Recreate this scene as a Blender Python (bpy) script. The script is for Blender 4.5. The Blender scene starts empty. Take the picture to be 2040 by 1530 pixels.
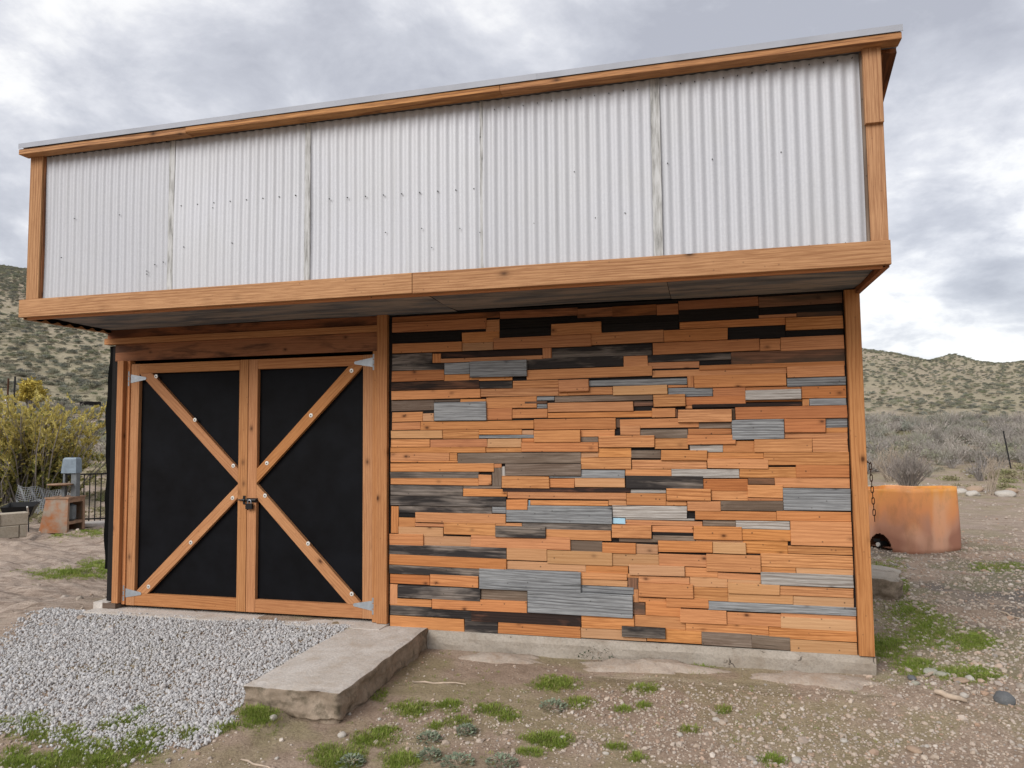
import bpy, bmesh, math, random
import numpy as np
from mathutils import Matrix, Vector
R = math.radians
rng = np.random.default_rng(7)
random.seed(7)
S = bpy.context.scene
C = S.collection

# ------------------------------------------------------------------ camera, sky, sun, exposure
FPX, YAW, PITCH, ROLL = 1474.0, R(-14.56), R(3.90), R(-0.58)
CAM = Vector((-1.079, -5.674, 1.546))
fwd = Vector((math.sin(YAW) * math.cos(PITCH), math.cos(YAW) * math.cos(PITCH), math.sin(PITCH)))
rt0 = Vector((math.cos(YAW), -math.sin(YAW), 0))
up0 = rt0.cross(fwd)
RT = rt0 * math.cos(ROLL) + up0 * math.sin(ROLL)
UP = up0 * math.cos(ROLL) - rt0 * math.sin(ROLL)
cd = bpy.data.cameras.new('camera')
cam = bpy.data.objects.new('camera', cd)
C.objects.link(cam)
mw = Matrix.Identity(4)
for i in range(3):
    mw[i][0], mw[i][1], mw[i][2], mw[i][3] = RT[i], UP[i], -fwd[i], CAM[i]
cam.matrix_world = mw
cd.sensor_width = 36.0
cd.lens = FPX / 2040.0 * 36.0
cd.clip_start, cd.clip_end = 0.05, 5000
S.camera = cam
S.render.resolution_x, S.render.resolution_y = 1024, 768
S.render.engine = 'CYCLES'
S.view_settings.view_transform = 'Standard'
S.view_settings.look = 'None'
S.view_settings.gamma = 1
S.view_settings.use_curve_mapping = False
S.view_settings.exposure = 0.95

SUN_EL, SUN_AZ = R(33), R(205)        # azimuth clockwise from +y: behind the camera, a little to its left
w = bpy.data.worlds.new('World')
S.world = w
w.use_nodes = True
nt = w.node_tree
nt.nodes.clear()


def N(nt, t, **kw):
    n = nt.nodes.new(t)
    for k, v in kw.items():
        if k.startswith('i_'):
            n.inputs[k[2:]].default_value = v
        else:
            setattr(n, k, v)
    return n


def L(nt, a, ao, b, bi):
    nt.links.new(a.outputs[ao], b.inputs[bi])


def mth(nt, op, a, b=None, clamp=False):
    n = nt.nodes.new('ShaderNodeMath')
    n.operation = op
    n.use_clamp = clamp
    for i, v in enumerate((a, b)):
        if v is None:
            continue
        if isinstance(v, (int, float)):
            n.inputs[i].default_value = v
        else:
            nt.links.new(v, n.inputs[i])
    return n.outputs[0]


def ramp(nt, src, stops, interp='LINEAR'):
    n = nt.nodes.new('ShaderNodeValToRGB')
    n.color_ramp.interpolation = interp
    el = n.color_ramp.elements
    while len(el) > 1:
        el.remove(el[-1])
    el[0].position, el[0].color = stops[0][0], (*stops[0][1], 1)
    for p, c in stops[1:]:
        e = el.new(p)
        e.color = (*c, 1)
    nt.links.new(src, n.inputs[0])
    return n.outputs[0]


def g3(v):
    return (v, v, v)


def mixc(nt, fac, a, b, mode='MIX'):
    n = nt.nodes.new('ShaderNodeMix')
    n.data_type = 'RGBA'
    n.blend_type = mode
    for i, v in ((0, fac), (6, a), (7, b)):
        if isinstance(v, (int, float)):
            n.inputs[i].default_value = v
        elif isinstance(v, tuple):
            n.inputs[i].default_value = (*v[:3], 1)
        else:
            nt.links.new(v, n.inputs[i])
    return n.outputs[2]


sky = N(nt, 'ShaderNodeTexSky')
sky.sky_type = 'NISHITA'
sky.sun_disc = False
sky.sun_elevation = SUN_EL
sky.sun_rotation = SUN_AZ
tc = N(nt, 'ShaderNodeTexCoord')
sep = N(nt, 'ShaderNodeSeparateXYZ')
L(nt, tc, 'Generated', sep, 0)
zz = mth(nt, 'ADD', mth(nt, 'MAXIMUM', sep.outputs[2], 0.0), 0.30)
cx_ = mth(nt, 'DIVIDE', sep.outputs[0], zz)
cy_ = mth(nt, 'DIVIDE', sep.outputs[1], zz)
cv = N(nt, 'ShaderNodeCombineXYZ')
nt.links.new(cx_, cv.inputs[0])
nt.links.new(cy_, cv.inputs[1])
mp = N(nt, 'ShaderNodeMapping')
mp.inputs['Location'].default_value = (14.2, -6.1, 6.0)
L(nt, cv, 0, mp, 0)
n1 = N(nt, 'ShaderNodeTexNoise', i_Scale=1.7, i_Detail=10.0, i_Roughness=0.56, i_Distortion=0.2)
L(nt, mp, 0, n1, 'Vector')
n2 = N(nt, 'ShaderNodeTexNoise', i_Scale=4.6, i_Detail=8.0, i_Roughness=0.6, i_Distortion=0.3)
L(nt, mp, 0, n2, 'Vector')
dens = mth(nt, 'ADD', mth(nt, 'MULTIPLY', n1.outputs[0], 0.66), mth(nt, 'MULTIPLY', n2.outputs[0], 0.34))
cloud = ramp(nt, dens, [(0.37, (2.55, 2.62, 2.95)), (0.45, (3.3, 3.38, 3.7)), (0.505, (4.2, 4.25, 4.5)), (0.545, (5.2, 5.2, 5.25)), (0.60, (6.0, 5.95, 5.85))])
skyc = mixc(nt, 0.93, sky.outputs[0], cloud)
bg = N(nt, 'ShaderNodeBackground', i_Strength=0.1)
nt.links.new(skyc, bg.inputs[0])
wo = N(nt, 'ShaderNodeOutputWorld')
L(nt, bg, 0, wo, 0)

sd = bpy.data.lights.new('sun', 'SUN')
sd.energy = 1.5
sd.angle = R(35)
sd.color = (1.0, 0.965, 0.92)
sun = bpy.data.objects.new('sun', sd)
C.objects.link(sun)
sdir = Vector((math.sin(SUN_AZ) * math.cos(SUN_EL), math.cos(SUN_AZ) * math.cos(SUN_EL), math.sin(SUN_EL)))
sun.rotation_euler = sdir.to_track_quat('Z', 'Y').to_euler()
sun.location = sdir * 60

# ------------------------------------------------------------------ pixel helpers (a pixel gives a direction only)


def ray(px, py):
    return fwd + RT * ((px - 1020) / FPX) + UP * ((765 - py) / FPX)


def U(px, py, Y):
    d = ray(px, py)
    return CAM + d * ((Y - CAM.y) / d.y)


def Gz(px, py, z):
    d = ray(px, py)
    return CAM + d * ((z - CAM.z) / d.z)


# ------------------------------------------------------------------ noise and ground shape
_perm = rng.permutation(512)
_val = rng.random(512)


def vnoise(x, y):
    xi = np.floor(x).astype(int)
    yi = np.floor(y).astype(int)
    fx, fy = x - xi, y - yi
    fx = fx * fx * (3 - 2 * fx)
    fy = fy * fy * (3 - 2 * fy)

    def h(a, b):
        return _val[_perm[(a + _perm[b % 512]) % 512]]
    return (h(xi, yi) * (1 - fx) + h(xi + 1, yi) * fx) * (1 - fy) + (h(xi, yi + 1) * (1 - fx) + h(xi + 1, yi + 1) * fx) * fy


def fbm(x, y, oct=4):
    s, a, t = 0, 1, 0
    for k in range(oct):
        s = s + a * vnoise(x * 2 ** k + 17.3 * k, y * 2 ** k - 9.1 * k)
        t += a
        a *= .5
    return s / t


def sm(a, b, x):
    t = np.clip((x - a) / (b - a), 0, 1)
    return t * t * (3 - 2 * t)


AZ = [-180, -75, -55, -49.5, -43.5, -30, -10, 5, 10.8, 12.84, 14.93, 16.4, 17.8, 19.16, 20.24, 26, 40, 90, 180]
TS = [.10, .15, .193, .1916, .187, .15, .11, .1, .0992, .0922, .0799, .0855, .0752, .0721, .0743, .08, .07, .05, .10]
AZ2 = [-180, -60, -43, 0, 20, 60, 180]
R1T = [160, 122, 125, 150, 168, 175, 160]
R0T = [60, 46, 46, 58, 62, 62, 60]
T0T = [.01, .031, .031, .012, .004, .004, .01]
RAT = [22, 16, 16, 24, 27, 27, 22]


def polar(x, y):
    return np.degrees(np.arctan2(x - CAM.x, y - CAM.y)), np.hypot(x - CAM.x, y - CAM.y)


def pad_t(x, y):
    """gravel ramp in front of the doors: 0 off it, 1 at the sill"""
    up = np.clip((y + 2.35) / 2.25, 0, 1)
    left = sm(-8.2, -6.5, x + (y + 1) * .15)
    right = 1 - sm(-3.62, -3.55, x)
    front = 1 - sm(.3, .8, y)
    return up * left * right * front


def gz(x, y):
    x = np.asarray(x, float)
    y = np.asarray(y, float)
    az, r = polar(x, y)
    ts, r1, r0, t0, ra = (np.interp(az, a, b) for a, b in ((AZ, TS), (AZ2, R1T), (AZ2, R0T), (AZ2, T0T), (AZ2, RAT)))
    near = -.185 + .04 * sm(-3, .3, y) + .06 * sm(-6, -10, x)
    near = near + .165 * pad_t(x, y)
    near = near + .045 * (fbm(x * .9, y * .9, 3) - .5) + .018 * (fbm(x * 5, y * 5, 3) - .5)
    # wheel ruts and churned mud on the left
    lm = sm(-6.6, -7.6, x) * (1 - sm(9, 13, y)) * sm(-6, -1.5, y)
    u_ = x * .34 + y * .94
    v_ = x * .94 - y * .34
    rut = fbm(v_ * .55, u_ * 4.2, 3) - .5
    near = near + lm * (.20 * rut + .07 * (fbm(x * 9, y * 9, 2) - .5))
    rm = sm(.5, 1.6, x) * sm(-1.5, 0, y) * (1 - sm(20, 26, y))
    near = near + rm * .07 * (fbm(x * .8 + 4, y * 2.6, 3) - .5)
    zf = CAM.z + r0 * t0
    k = sm(0, 1, (r - ra) / (r0 - ra))
    z = near * (1 - k) + zf * k + k * .5 * (fbm(x * .12, y * .12, 3) - .5)
    zr = CAM.z + r1 * ts
    h = np.clip((r - r0) / (r1 - r0), 0, 1)
    hs = .25 * h * h * (3 - 2 * h) + .75 * (1 - (1 - h) ** 1.15)
    hill = hs * (zr - zf) + np.sin(h * math.pi) * 1.0 * (fbm(x * .045, y * .045, 4) - .5) * 2
    z = z + hill - np.clip(r - r1, 0, 120) * .14 * (r > r1)
    return z


def gz1(x, y):
    return float(gz(np.array([x]), np.array([y]))[0])


_TT = np.geomspace(1.2, 420, 420)


def G(px, py):
    """where the sight line of a pixel first meets the ground"""
    d = ray(px, py)
    t = _TT
    for _ in range(3):
        X, Y, Z = CAM.x + d.x * t, CAM.y + d.y * t, CAM.z + d.z * t
        below = Z < gz(X, Y)
        i = int(np.argmax(below)) if below.any() else len(t) - 1
        t = np.linspace(t[max(i - 1, 0)], t[i], 12)
    p = CAM + d * float(t[-1])
    return Vector((p.x, p.y, gz1(p.x, p.y)))


# ------------------------------------------------------------------ object helpers
WM = {}


def put(o, M, parent=None):
    C.objects.link(o)
    WM[o.name] = M.copy()
    if parent is not None:
        o.parent = parent
        o.matrix_parent_inverse = WM[parent.name].inverted()
    o.matrix_basis = M
    return o


def tag(o, label=None, cat=None, group=None, kind=None):
    for k, v in (('label', label), ('category', cat), ('group', group), ('kind', kind)):
        if v:
            o[k] = v
    return o


def empty(name, loc, label=None, cat=None, group=None, parent=None):
    o = bpy.data.objects.new(name, None)
    o.empty_display_size = .1
    put(o, Matrix.Translation(Vector(loc)), parent)
    return tag(o, label, cat, group)


def mesh(name, V, F, mat, parent=None, M=None, smooth=False):
    me = bpy.data.meshes.new(name)
    me.from_pydata([tuple(v) for v in V], [], F)
    if mat is not None:
        for m in (mat if isinstance(mat, (list, tuple)) else [mat]):
            me.materials.append(m)
    if smooth:
        me.polygons.foreach_set('use_smooth', [True] * len(me.polygons))
    me.update()
    o = bpy.data.objects.new(name, me)
    return put(o, M if M is not None else Matrix.Identity(4), parent)


class MB:
    def __init__(s):
        s.V, s.F, s.mi = [], [], []

    def add(s, V, F, mi=0):
        b = len(s.V)
        s.V += [tuple(v) for v in V]
        s.F += [tuple(i + b for i in f) for f in F]
        s.mi += [mi] * len(F)
        return s

    def box(s, a, b, mi=0, M=None):
        x0, y0, z0 = a
        x1, y1, z1 = b
        V = [Vector(p) for p in ((x0, y0, z0), (x1, y0, z0), (x1, y1, z0), (x0, y1, z0), (x0, y0, z1), (x1, y0, z1), (x1, y1, z1), (x0, y1, z1))]
        if M is not None:
            V = [M @ v for v in V]
        return s.add(V, [(0, 3, 2, 1), (4, 5, 6, 7), (0, 1, 5, 4), (1, 2, 6, 5), (2, 3, 7, 6), (3, 0, 4, 7)], mi)

    def tube(s, pts, rad, n=6, mi=0, cap=True):
        pts = [Vector(p) for p in pts]
        if not hasattr(rad, '__len__'):
            rad = [rad] * len(pts)
        rings = []
        for i, p in enumerate(pts):
            d = (pts[min(i + 1, len(pts) - 1)] - pts[max(i - 1, 0)]).normalized()
            a = Vector((0, 0, 1)) if abs(d.z) < .9 else Vector((1, 0, 0))
            u = d.cross(a).normalized()
            v = d.cross(u)
            rings.append([p + (u * math.cos(t) + v * math.sin(t)) * rad[i] for t in (2 * math.pi * k / n for k in range(n))])
        V = [v for r_ in rings for v in r_]
        F = []
        for i in range(len(pts) - 1):
            for k in range(n):
                F.append((i * n + k, i * n + (k + 1) % n, (i + 1) * n + (k + 1) % n, (i + 1) * n + k))
        if cap:
            F.append(tuple(range(n)))
            F.append(tuple(reversed(range((len(pts) - 1) * n, len(pts) * n))))
        return s.add(V, F, mi)

    def build(s, name, mat, parent=None, M=None, smooth=False):
        o = mesh(name, s.V, s.F, mat, parent, M, smooth)
        if isinstance(mat, (list, tuple)):
            o.data.polygons.foreach_set('material_index', s.mi)
        return o


def chamfer_box(lx, ly, lz, c=.0015, jit=0.0):
    """board centred on the origin, long axis x, thickness y (front = -y), height z; front edges eased"""
    hx, hy, hz = lx / 2, ly / 2, lz / 2
    c = min(c, hx * .3, hz * .3, hy * .6)
    j = (lambda: random.uniform(-jit, jit)) if jit else (lambda: 0.0)
    cor = [(-hx + j(), -hz + j()), (hx + j(), -hz + j()), (hx + j(), hz + j()), (-hx + j(), hz + j())]
    V = [(x, hy, z) for x, z in cor]
    V += [(x, -hy + c, z) for x, z in cor]
    V += [(x - math.copysign(c, x), -hy, z - math.copysign(c, z)) for x, z in cor]
    F = [(0, 3, 2, 1)[::-1], (8, 9, 10, 11)]
    for i in range(4):
        k = (i + 1) % 4
        F.append((i, k, 4 + k, 4 + i))
        F.append((4 + i, 4 + k, 8 + k, 8 + i))
    return V, F


def lumber(name, x0, x1, z0, z1, yb, yf, mat, parent, jit=0.0, c=.002):
    """axis-aligned board on a wall; yb back plane, yf front plane (yf < yb). Grain runs along the long side."""
    lx, lz, ly = x1 - x0, z1 - z0, yb - yf
    ctr = Vector(((x0 + x1) / 2, (yb + yf) / 2, (z0 + z1) / 2))
    if lx >= lz:
        V, F = chamfer_box(lx, ly, lz, c, jit)
        M = Matrix.Translation(ctr)
    else:
        V, F = chamfer_box(lz, ly, lx, c, jit)
        M = Matrix.Translation(ctr) @ Matrix.Rotation(R(90), 4, 'Y')
    return mesh(name, V, F, mat, parent, M)


def poly_board(name, poly, yb, yf, ang, mat, parent):
    """polygon in the wall plane (x,z) pushed to a board; grain along ang"""
    cxm = sum(p[0] for p in poly) / len(poly)
    czm = sum(p[1] for p in poly) / len(poly)
    ca, sa = math.cos(ang), math.sin(ang)
    loc = [((x - cxm) * ca + (z - czm) * sa, -(x - cxm) * sa + (z - czm) * ca) for x, z in poly]
    n = len(poly)
    hy = (yb - yf) / 2
    V = [(x, hy, z) for x, z in loc] + [(x, -hy, z) for x, z in loc]
    F = [tuple(range(n)), tuple(reversed(range(n, 2 * n)))]
    F += [(i, n + i, n + (i + 1) % n, (i + 1) % n) for i in range(n)]
    M = Matrix.Translation((cxm, (yb + yf) / 2, czm)) @ Matrix.Rotation(-ang, 4, 'Y')
    o = mesh(name, V, F, mat, parent, M)
    bm = bmesh.new()
    bm.from_mesh(o.data)
    bmesh.ops.recalc_face_normals(bm, faces=bm.faces)
    bm.to_mesh(o.data)
    bm.free()
    return o

# ------------------------------------------------------------------ materials


def newmat(name, rough=.8, metal=0.0, spec=.3):
    m = bpy.data.materials.new(name)
    m.use_nodes = True
    t = m.node_tree
    b = t.nodes['Principled BSDF']
    b.inputs['Roughness'].default_value = rough
    b.inputs['Metallic'].default_value = metal
    b.inputs['Specular IOR Level'].default_value = spec
    return m, t, b


def objcoord(t, sc, rnd=True):
    c = N(t, 'ShaderNodeTexCoord')
    v = c.outputs['Object']
    if rnd:
        oi = N(t, 'ShaderNodeObjectInfo')
        cb = N(t, 'ShaderNodeCombineXYZ')
        for k, f in enumerate((61.0, 37.0, 23.0)):
            t.links.new(mth(t, 'MULTIPLY', oi.outputs['Random'], f), cb.inputs[k])
        a = N(t, 'ShaderNodeVectorMath')
        a.operation = 'ADD'
        t.links.new(v, a.inputs[0])
        t.links.new(cb.outputs[0], a.inputs[1])
        v = a.outputs[0]
    m = N(t, 'ShaderNodeMapping')
    m.inputs['Scale'].default_value = sc
    t.links.new(v, m.inputs[0])
    return m.outputs[0]


def noise(t, vec, scale=1.0, detail=4.0, rough=.55, dist=0.0):
    n = N(t, 'ShaderNodeTexNoise', i_Scale=scale, i_Detail=detail, i_Roughness=rough, i_Distortion=dist)
    t.links.new(vec, n.inputs['Vector'])
    return n.outputs[0]


def bump(t, b, h, strength=.4, dist=.004):
    n = N(t, 'ShaderNodeBump', i_Strength=strength, i_Distance=dist)
    t.links.new(h, n.inputs['Height'])
    t.links.new(n.outputs[0], b.inputs['Normal'])


def wood(name, base, dark, alt=None, grain=.5, knots=.8, var=.35, rough=.72, crack=0.0, stain=None, stain_amt=0.0, hue=.008, nails=0.0, ksc=1.0):
    m, t, b = newmat(name, rough, 0, .25)
    vl = objcoord(t, (.55, 5.0, 5.0))
    vw = objcoord(t, (.8, 9.0, 9.0))
    vf = objcoord(t, (6.0, 130.0, 130.0))
    wav = N(t, 'ShaderNodeTexWave', wave_type='BANDS', bands_direction='Z', i_Scale=1.5, i_Distortion=13.0, i_Detail=2.0)
    wav.inputs['Detail Scale'].default_value = .55
    wav.inputs['Detail Roughness'].default_value = .45
    t.links.new(vw, wav.inputs['Vector'])
    fine = noise(t, vf, 1.0, 3.0, .6)
    slow = noise(t, vl, 1.0, 3.0, .5)
    lines = ramp(t, wav.outputs['Fac'], [(0.0, g3(1)), (.28, g3(.35)), (.6, g3(0)), (1.0, g3(.12))])
    col = mixc(t, slow, base, alt if alt else tuple(c * .8 for c in base))
    gm = ramp(t, noise(t, objcoord(t, (1.3, 12.0, 12.0)), 1.0, 2.0, .5), [(.35, g3(.15)), (.65, g3(1))])
    f = mth(t, 'MULTIPLY', mth(t, 'MULTIPLY', lines, gm), grain)
    col = mixc(t, f, col, dark)
    fi = ramp(t, fine, [(.32, g3(1)), (.60, g3(0))])
    col = mixc(t, mth(t, 'MULTIPLY', fi, grain * .75), col, dark)
    if stain:
        sv = objcoord(t, (1.6, 9.0, 9.0))
        sn = noise(t, sv, 1.0, 4.0, .6, .4)
        sf = ramp(t, sn, [(.5 - stain_amt * .28, g3(0)), (.62 - stain_amt * .2, g3(1))])
        col = mixc(t, mth(t, 'MULTIPLY', sf, .92), col, stain)
    if crack:
        cvv = objcoord(t, (2.2, 60.0, 60.0))
        cn = noise(t, cvv, 1.0, 4.0, .65, .6)
        cf = ramp(t, cn, [(.30, g3(1)), (.40, g3(0))])
        col = mixc(t, mth(t, 'MULTIPLY', cf, crack), col, tuple(c * .18 for c in base))
    kh = None
    if knots:
        vk = objcoord(t, (5.0 * ksc, 6.0 * ksc, 8.0 * ksc))
        vo = N(t, 'ShaderNodeTexVoronoi', i_Scale=1.0, i_Randomness=1.0)
        t.links.new(vk, vo.inputs['Vector'])
        sp = N(t, 'ShaderNodeSeparateColor')
        t.links.new(vo.outputs['Color'], sp.inputs[0])
        keep = mth(t, 'GREATER_THAN', sp.outputs[0], .35)
        kd = mth(t, 'ADD', vo.outputs['Distance'], mth(t, 'MULTIPLY', mth(t, 'SUBTRACT', fine, .5), .06))
        kf = ramp(t, kd, [(.045, g3(1)), (.085, g3(.5)), (.15, g3(.12)), (.24, g3(0))])
        kf = mth(t, 'MULTIPLY', mth(t, 'MULTIPLY', kf, keep), knots)
        col = mixc(t, kf, col, tuple(c * .34 for c in dark))
    if nails:
        vn = objcoord(t, (14.0, 14.0, 14.0))
        vv = N(t, 'ShaderNodeTexVoronoi', i_Scale=1.0)
        t.links.new(vn, vv.inputs['Vector'])
        nf = ramp(t, vv.outputs['Distance'], [(.06, g3(1)), (.10, g3(0))])
        col = mixc(t, mth(t, 'MULTIPLY', nf, nails), col, (.02, .015, .012))
    oi = N(t, 'ShaderNodeObjectInfo')
    hs = N(t, 'ShaderNodeHueSaturation')
    t.links.new(col, hs.inputs['Color'])
    r2 = mth(t, 'FRACT', mth(t, 'MULTIPLY', oi.outputs['Random'], 7.31))
    r3 = mth(t, 'FRACT', mth(t, 'MULTIPLY', oi.outputs['Random'], 13.77))
    t.links.new(mth(t, 'ADD', .5 - hue / 2, mth(t, 'MULTIPLY', oi.outputs['Random'], hue)), hs.inputs['Hue'])
    t.links.new(mth(t, 'ADD', 1 - var * .55, mth(t, 'MULTIPLY', r2, var)), hs.inputs['Value'])
    t.links.new(mth(t, 'ADD', .95, mth(t, 'MULTIPLY', r3, .09)), hs.inputs['Saturation'])
    t.links.new(hs.outputs[0], b.inputs['Base Color'])
    hgt = mth(t, 'ADD', mth(t, 'MULTIPLY', fine, .5), mth(t, 'MULTIPLY', wav.outputs['Fac'], .5))
    bump(t, b, hgt, .35 + crack * .5, .003)
    return m


MAT = {}
MAT['o'] = wood('fir_orange', (.57, .262, .105), (.26, .09, .029), (.50, .21, .08), .6, .95, .22, hue=.005, nails=.7)
MAT['p'] = wood('fir_gold', (.59, .285, .116), (.27, .10, .031), (.53, .235, .09), .95, .7, .2, hue=.004, nails=.5)
MAT['q'] = wood('fir_amber', (.53, .228, .09), (.25, .082, .026), (.56, .255, .104), .55, .95, .22, hue=.005, nails=.7)
MAT['l'] = wood('fir_pale', (.54, .31, .16), (.32, .15, .062), (.45, .235, .11), .5, .8, .24, hue=.008, nails=.7)
MAT['r'] = wood('fir_red', (.43, .165, .062), (.20, .062, .021), (.48, .195, .072), .55, .9, .22, hue=.005, nails=.7)
MAT['b'] = wood('wood_brown', (.23, .11, .06), (.08, .036, .02), (.18, .09, .055), .7, .6, .3, hue=.008, stain=(.07, .045, .03), stain_amt=.3, nails=.6)
MAT['B'] = wood('wood_grey_brown', (.28, .205, .155), (.085, .06, .042), (.20, .16, .13), .8, .6, .3, crack=.7, hue=.008, stain=(.13, .09, .065), stain_amt=.25, nails=.5)
MAT['g'] = wood('wood_weathered_grey', (.33, .335, .335), (.075, .075, .08), (.22, .23, .245), .85, .8, .3, crack=1.0, hue=.006, rough=.9, nails=.5)
MAT['w'] = wood('wood_bleached', (.50, .465, .425), (.16, .13, .11), (.38, .365, .35), .9, .7, .2, crack=.8, hue=.006, rough=.9)
MAT['d'] = wood('wood_smoke_stained', (.27, .205, .155), (.055, .044, .038), (.19, .18, .175), .8, .7, .4, crack=.8, stain=(.016, .014, .015), stain_amt=.42, hue=.008, rough=.88, nails=.5)
MAT['R'] = wood('wood_scorched_red', (.24, .10, .052), (.03, .014, .01), (.14, .065, .042), .95, .7, .3, crack=.6, stain=(.016, .011, .01), stain_amt=.4, hue=.008, rough=.85)
MAT['k'] = wood('wood_charred', (.010, .009, .0095), (.004, .004, .004), (.02, .016, .015), .5, .3, .5, crack=.5, hue=.005, rough=.9)
MAT['f'] = wood('fascia_fir', (.48, .262, .125), (.22, .09, .032), (.41, .21, .092), .85, 1.0, .12, hue=.004, nails=.3, ksc=.62)
MAT['F'] = wood('roof_edge_fir', (.52, .27, .115), (.15, .055, .02), (.43, .20, .075), .9, 1.0, .14, hue=.004, ksc=.7)
MAT['t'] = wood('door_fir', (.50, .242, .105), (.25, .088, .028), (.42, .185, .07), .65, 1.0, .12, hue=.004, nails=.3, ksc=.75)
MAT['h'] = wood('header_fir', (.36, .145, .06), (.16, .055, .02), (.30, .115, .048), .6, 1.0, .18, stain=(.09, .036, .018), stain_amt=.10, hue=.006)
MAT['v'] = wood('soffit_weathered', (.19, .215, .245), (.055, .06, .068), (.11, .128, .15), .6, .3, .2, crack=.8, stain=(.30, .27, .245), stain_amt=.28, rough=.85)


def plain(name, col, rough=.7, metal=0.0, nscale=0, amt=.3, bmp=0.0, spec=.3, col2=None):
    m, t, b = newmat(name, rough, metal, spec)
    if nscale:
        v = objcoord(t, (1, 1, 1))
        n = noise(t, v, nscale, 6.0, .6)
        c = mixc(t, ramp(t, n, [(.35, g3(0)), (.65, g3(1))]), col, col2 if col2 else tuple(x * (1 - amt) for x in col))
        t.links.new(c, b.inputs['Base Color'])
        if bmp:
            bump(t, b, n, bmp, .01)
    else:
        b.inputs['Base Color'].default_value = (*col, 1)
    return m


MAT['black_panel'] = plain('black_stained_plywood', (.0055, .006, .008), .62, 0, 3.2, .3, .06, spec=.08, col2=(.0025, .0025, .0032))
MAT['felt'] = plain('black_roofing_felt', (.006, .006, .006), .95, 0, 8, .4, .3, .05)
MAT['zinc'] = plain('zinc_plated_steel', (.42, .46, .50), .45, .6, 30, .2)
MAT['iron'] = plain('black_iron', (.012, .012, .013), .45, .3)
MAT['rust'] = plain('rusty_iron', (.10, .04, .02), .85, .2, 60, .5)
MAT['edge_metal'] = plain('roof_edge_metal', (.34, .355, .40), .6, .0, 3, .15)
MAT['plastic_blue'] = plain('blue_housewrap', (.35, .55, .68), .5)


def corrugated_mat():
    m, t, b = newmat('galvanised_corrugated', .55, .12, .4)
    v = objcoord(t, (1, 1, 1))
    vs = objcoord(t, (26.0, 26.0, .7))
    mot = noise(t, v, 70.0, 3.0, .7)
    big = noise(t, v, 1.6, 4.0, .55)
    stre = noise(t, vs, 1.0, 4.0, .6)
    c = mixc(t, ramp(t, mot, [(.35, g3(0)), (.7, g3(1))]), (.485, .495, .53), (.44, .45, .485))
    c = mixc(t, mth(t, 'MULTIPLY', ramp(t, big, [(.4, g3(0)), (.7, g3(1))]), .35), c, (.45, .455, .46))
    c = mixc(t, mth(t, 'MULTIPLY', ramp(t, stre, [(.60, g3(0)), (.74, g3(1))]), .35), c, (.30, .30, .305))
    oi = N(t, 'ShaderNodeObjectInfo')
    hs = N(t, 'ShaderNodeHueSaturation')
    t.links.new(c, hs.inputs['Color'])
    t.links.new(mth(t, 'ADD', .94, mth(t, 'MULTIPLY', oi.outputs['Random'], .1)), hs.inputs['Value'])
    t.links.new(hs.outputs[0], b.inputs['Base Color'])
    bump(t, b, mth(t, 'ADD', mot, mth(t, 'MULTIPLY', big, 3.0)), .12, .004)
    return m


MAT['tin'] = corrugated_mat()


def seam_mat():
    m, t, b = newmat('dirty_lap_seam', .75, .05, .3)
    n = noise(t, objcoord(t, (40.0, 40.0, 5.0)), 1.0, 6.0, .65)
    c = ramp(t, n, [(.33, (.17, .17, .165)), (.48, (.36, .36, .355)), (.62, (.50, .505, .51))])
    t.links.new(c, b.inputs['Base Color'])
    return m


MAT['seam'] = seam_mat()


def concrete_mat(name, c0, c1, dirt, scale=3.0, dirt_amt=.5, cracks=0.0):
    m, t, b = newmat(name, .92, 0, .2)
    v = objcoord(t, (1, 1, 1), False)
    big = noise(t, v, scale, 6.0, .6)
    fin = noise(t, v, 55.0, 5.0, .7)
    c = mixc(t, ramp(t, big, [(.35, g3(0)), (.65, g3(1))]), c0, c1)
    c = mixc(t, mth(t, 'MULTIPLY', ramp(t, fin, [(.35, g3(1)), (.55, g3(0))]), .5), c, tuple(x * .55 for x in c0))
    d2 = noise(t, v, scale * 1.7, 7.0, .65)
    c = mixc(t, mth(t, 'MULTIPLY', ramp(t, d2, [(.5, g3(0)), (.68, g3(1))]), dirt_amt), c, dirt)
    hh = mth(t, 'ADD', fin, mth(t, 'MULTIPLY', big, 1.5))
    if cracks:
        dv = N(t, 'ShaderNodeVectorMath')
        dv.operation = 'ADD'
        t.links.new(v, dv.inputs[0])
        nn = N(t, 'ShaderNodeTexNoise', i_Scale=7.0, i_Detail=4.0)
        t.links.new(v, nn.inputs['Vector'])
        sc = N(t, 'ShaderNodeVectorMath')
        sc.operation = 'SCALE'
        sc.inputs['Scale'].default_value = .16
        t.links.new(nn.outputs['Color'], sc.inputs[0])
        t.links.new(sc.outputs[0], dv.inputs[1])
        vo = N(t, 'ShaderNodeTexVoronoi', feature='DISTANCE_TO_EDGE', i_Scale=2.6)
        t.links.new(dv.outputs[0], vo.inputs['Vector'])
        ck_ = ramp(t, vo.outputs['Distance'], [(.003, g3(1)), (.013, g3(0))])
        ck_ = mth(t, 'MULTIPLY', ck_, ramp(t, d2, [(.55, g3(0)), (.60, g3(cracks))]))
        c = mixc(t, ck_, c, (.05, .042, .034))
        hh = mth(t, 'SUBTRACT', hh, mth(t, 'MULTIPLY', ck_, 2.0))
    t.links.new(c, b.inputs['Base Color'])
    bump(t, b, hh, .5, .012)
    return m


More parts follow.
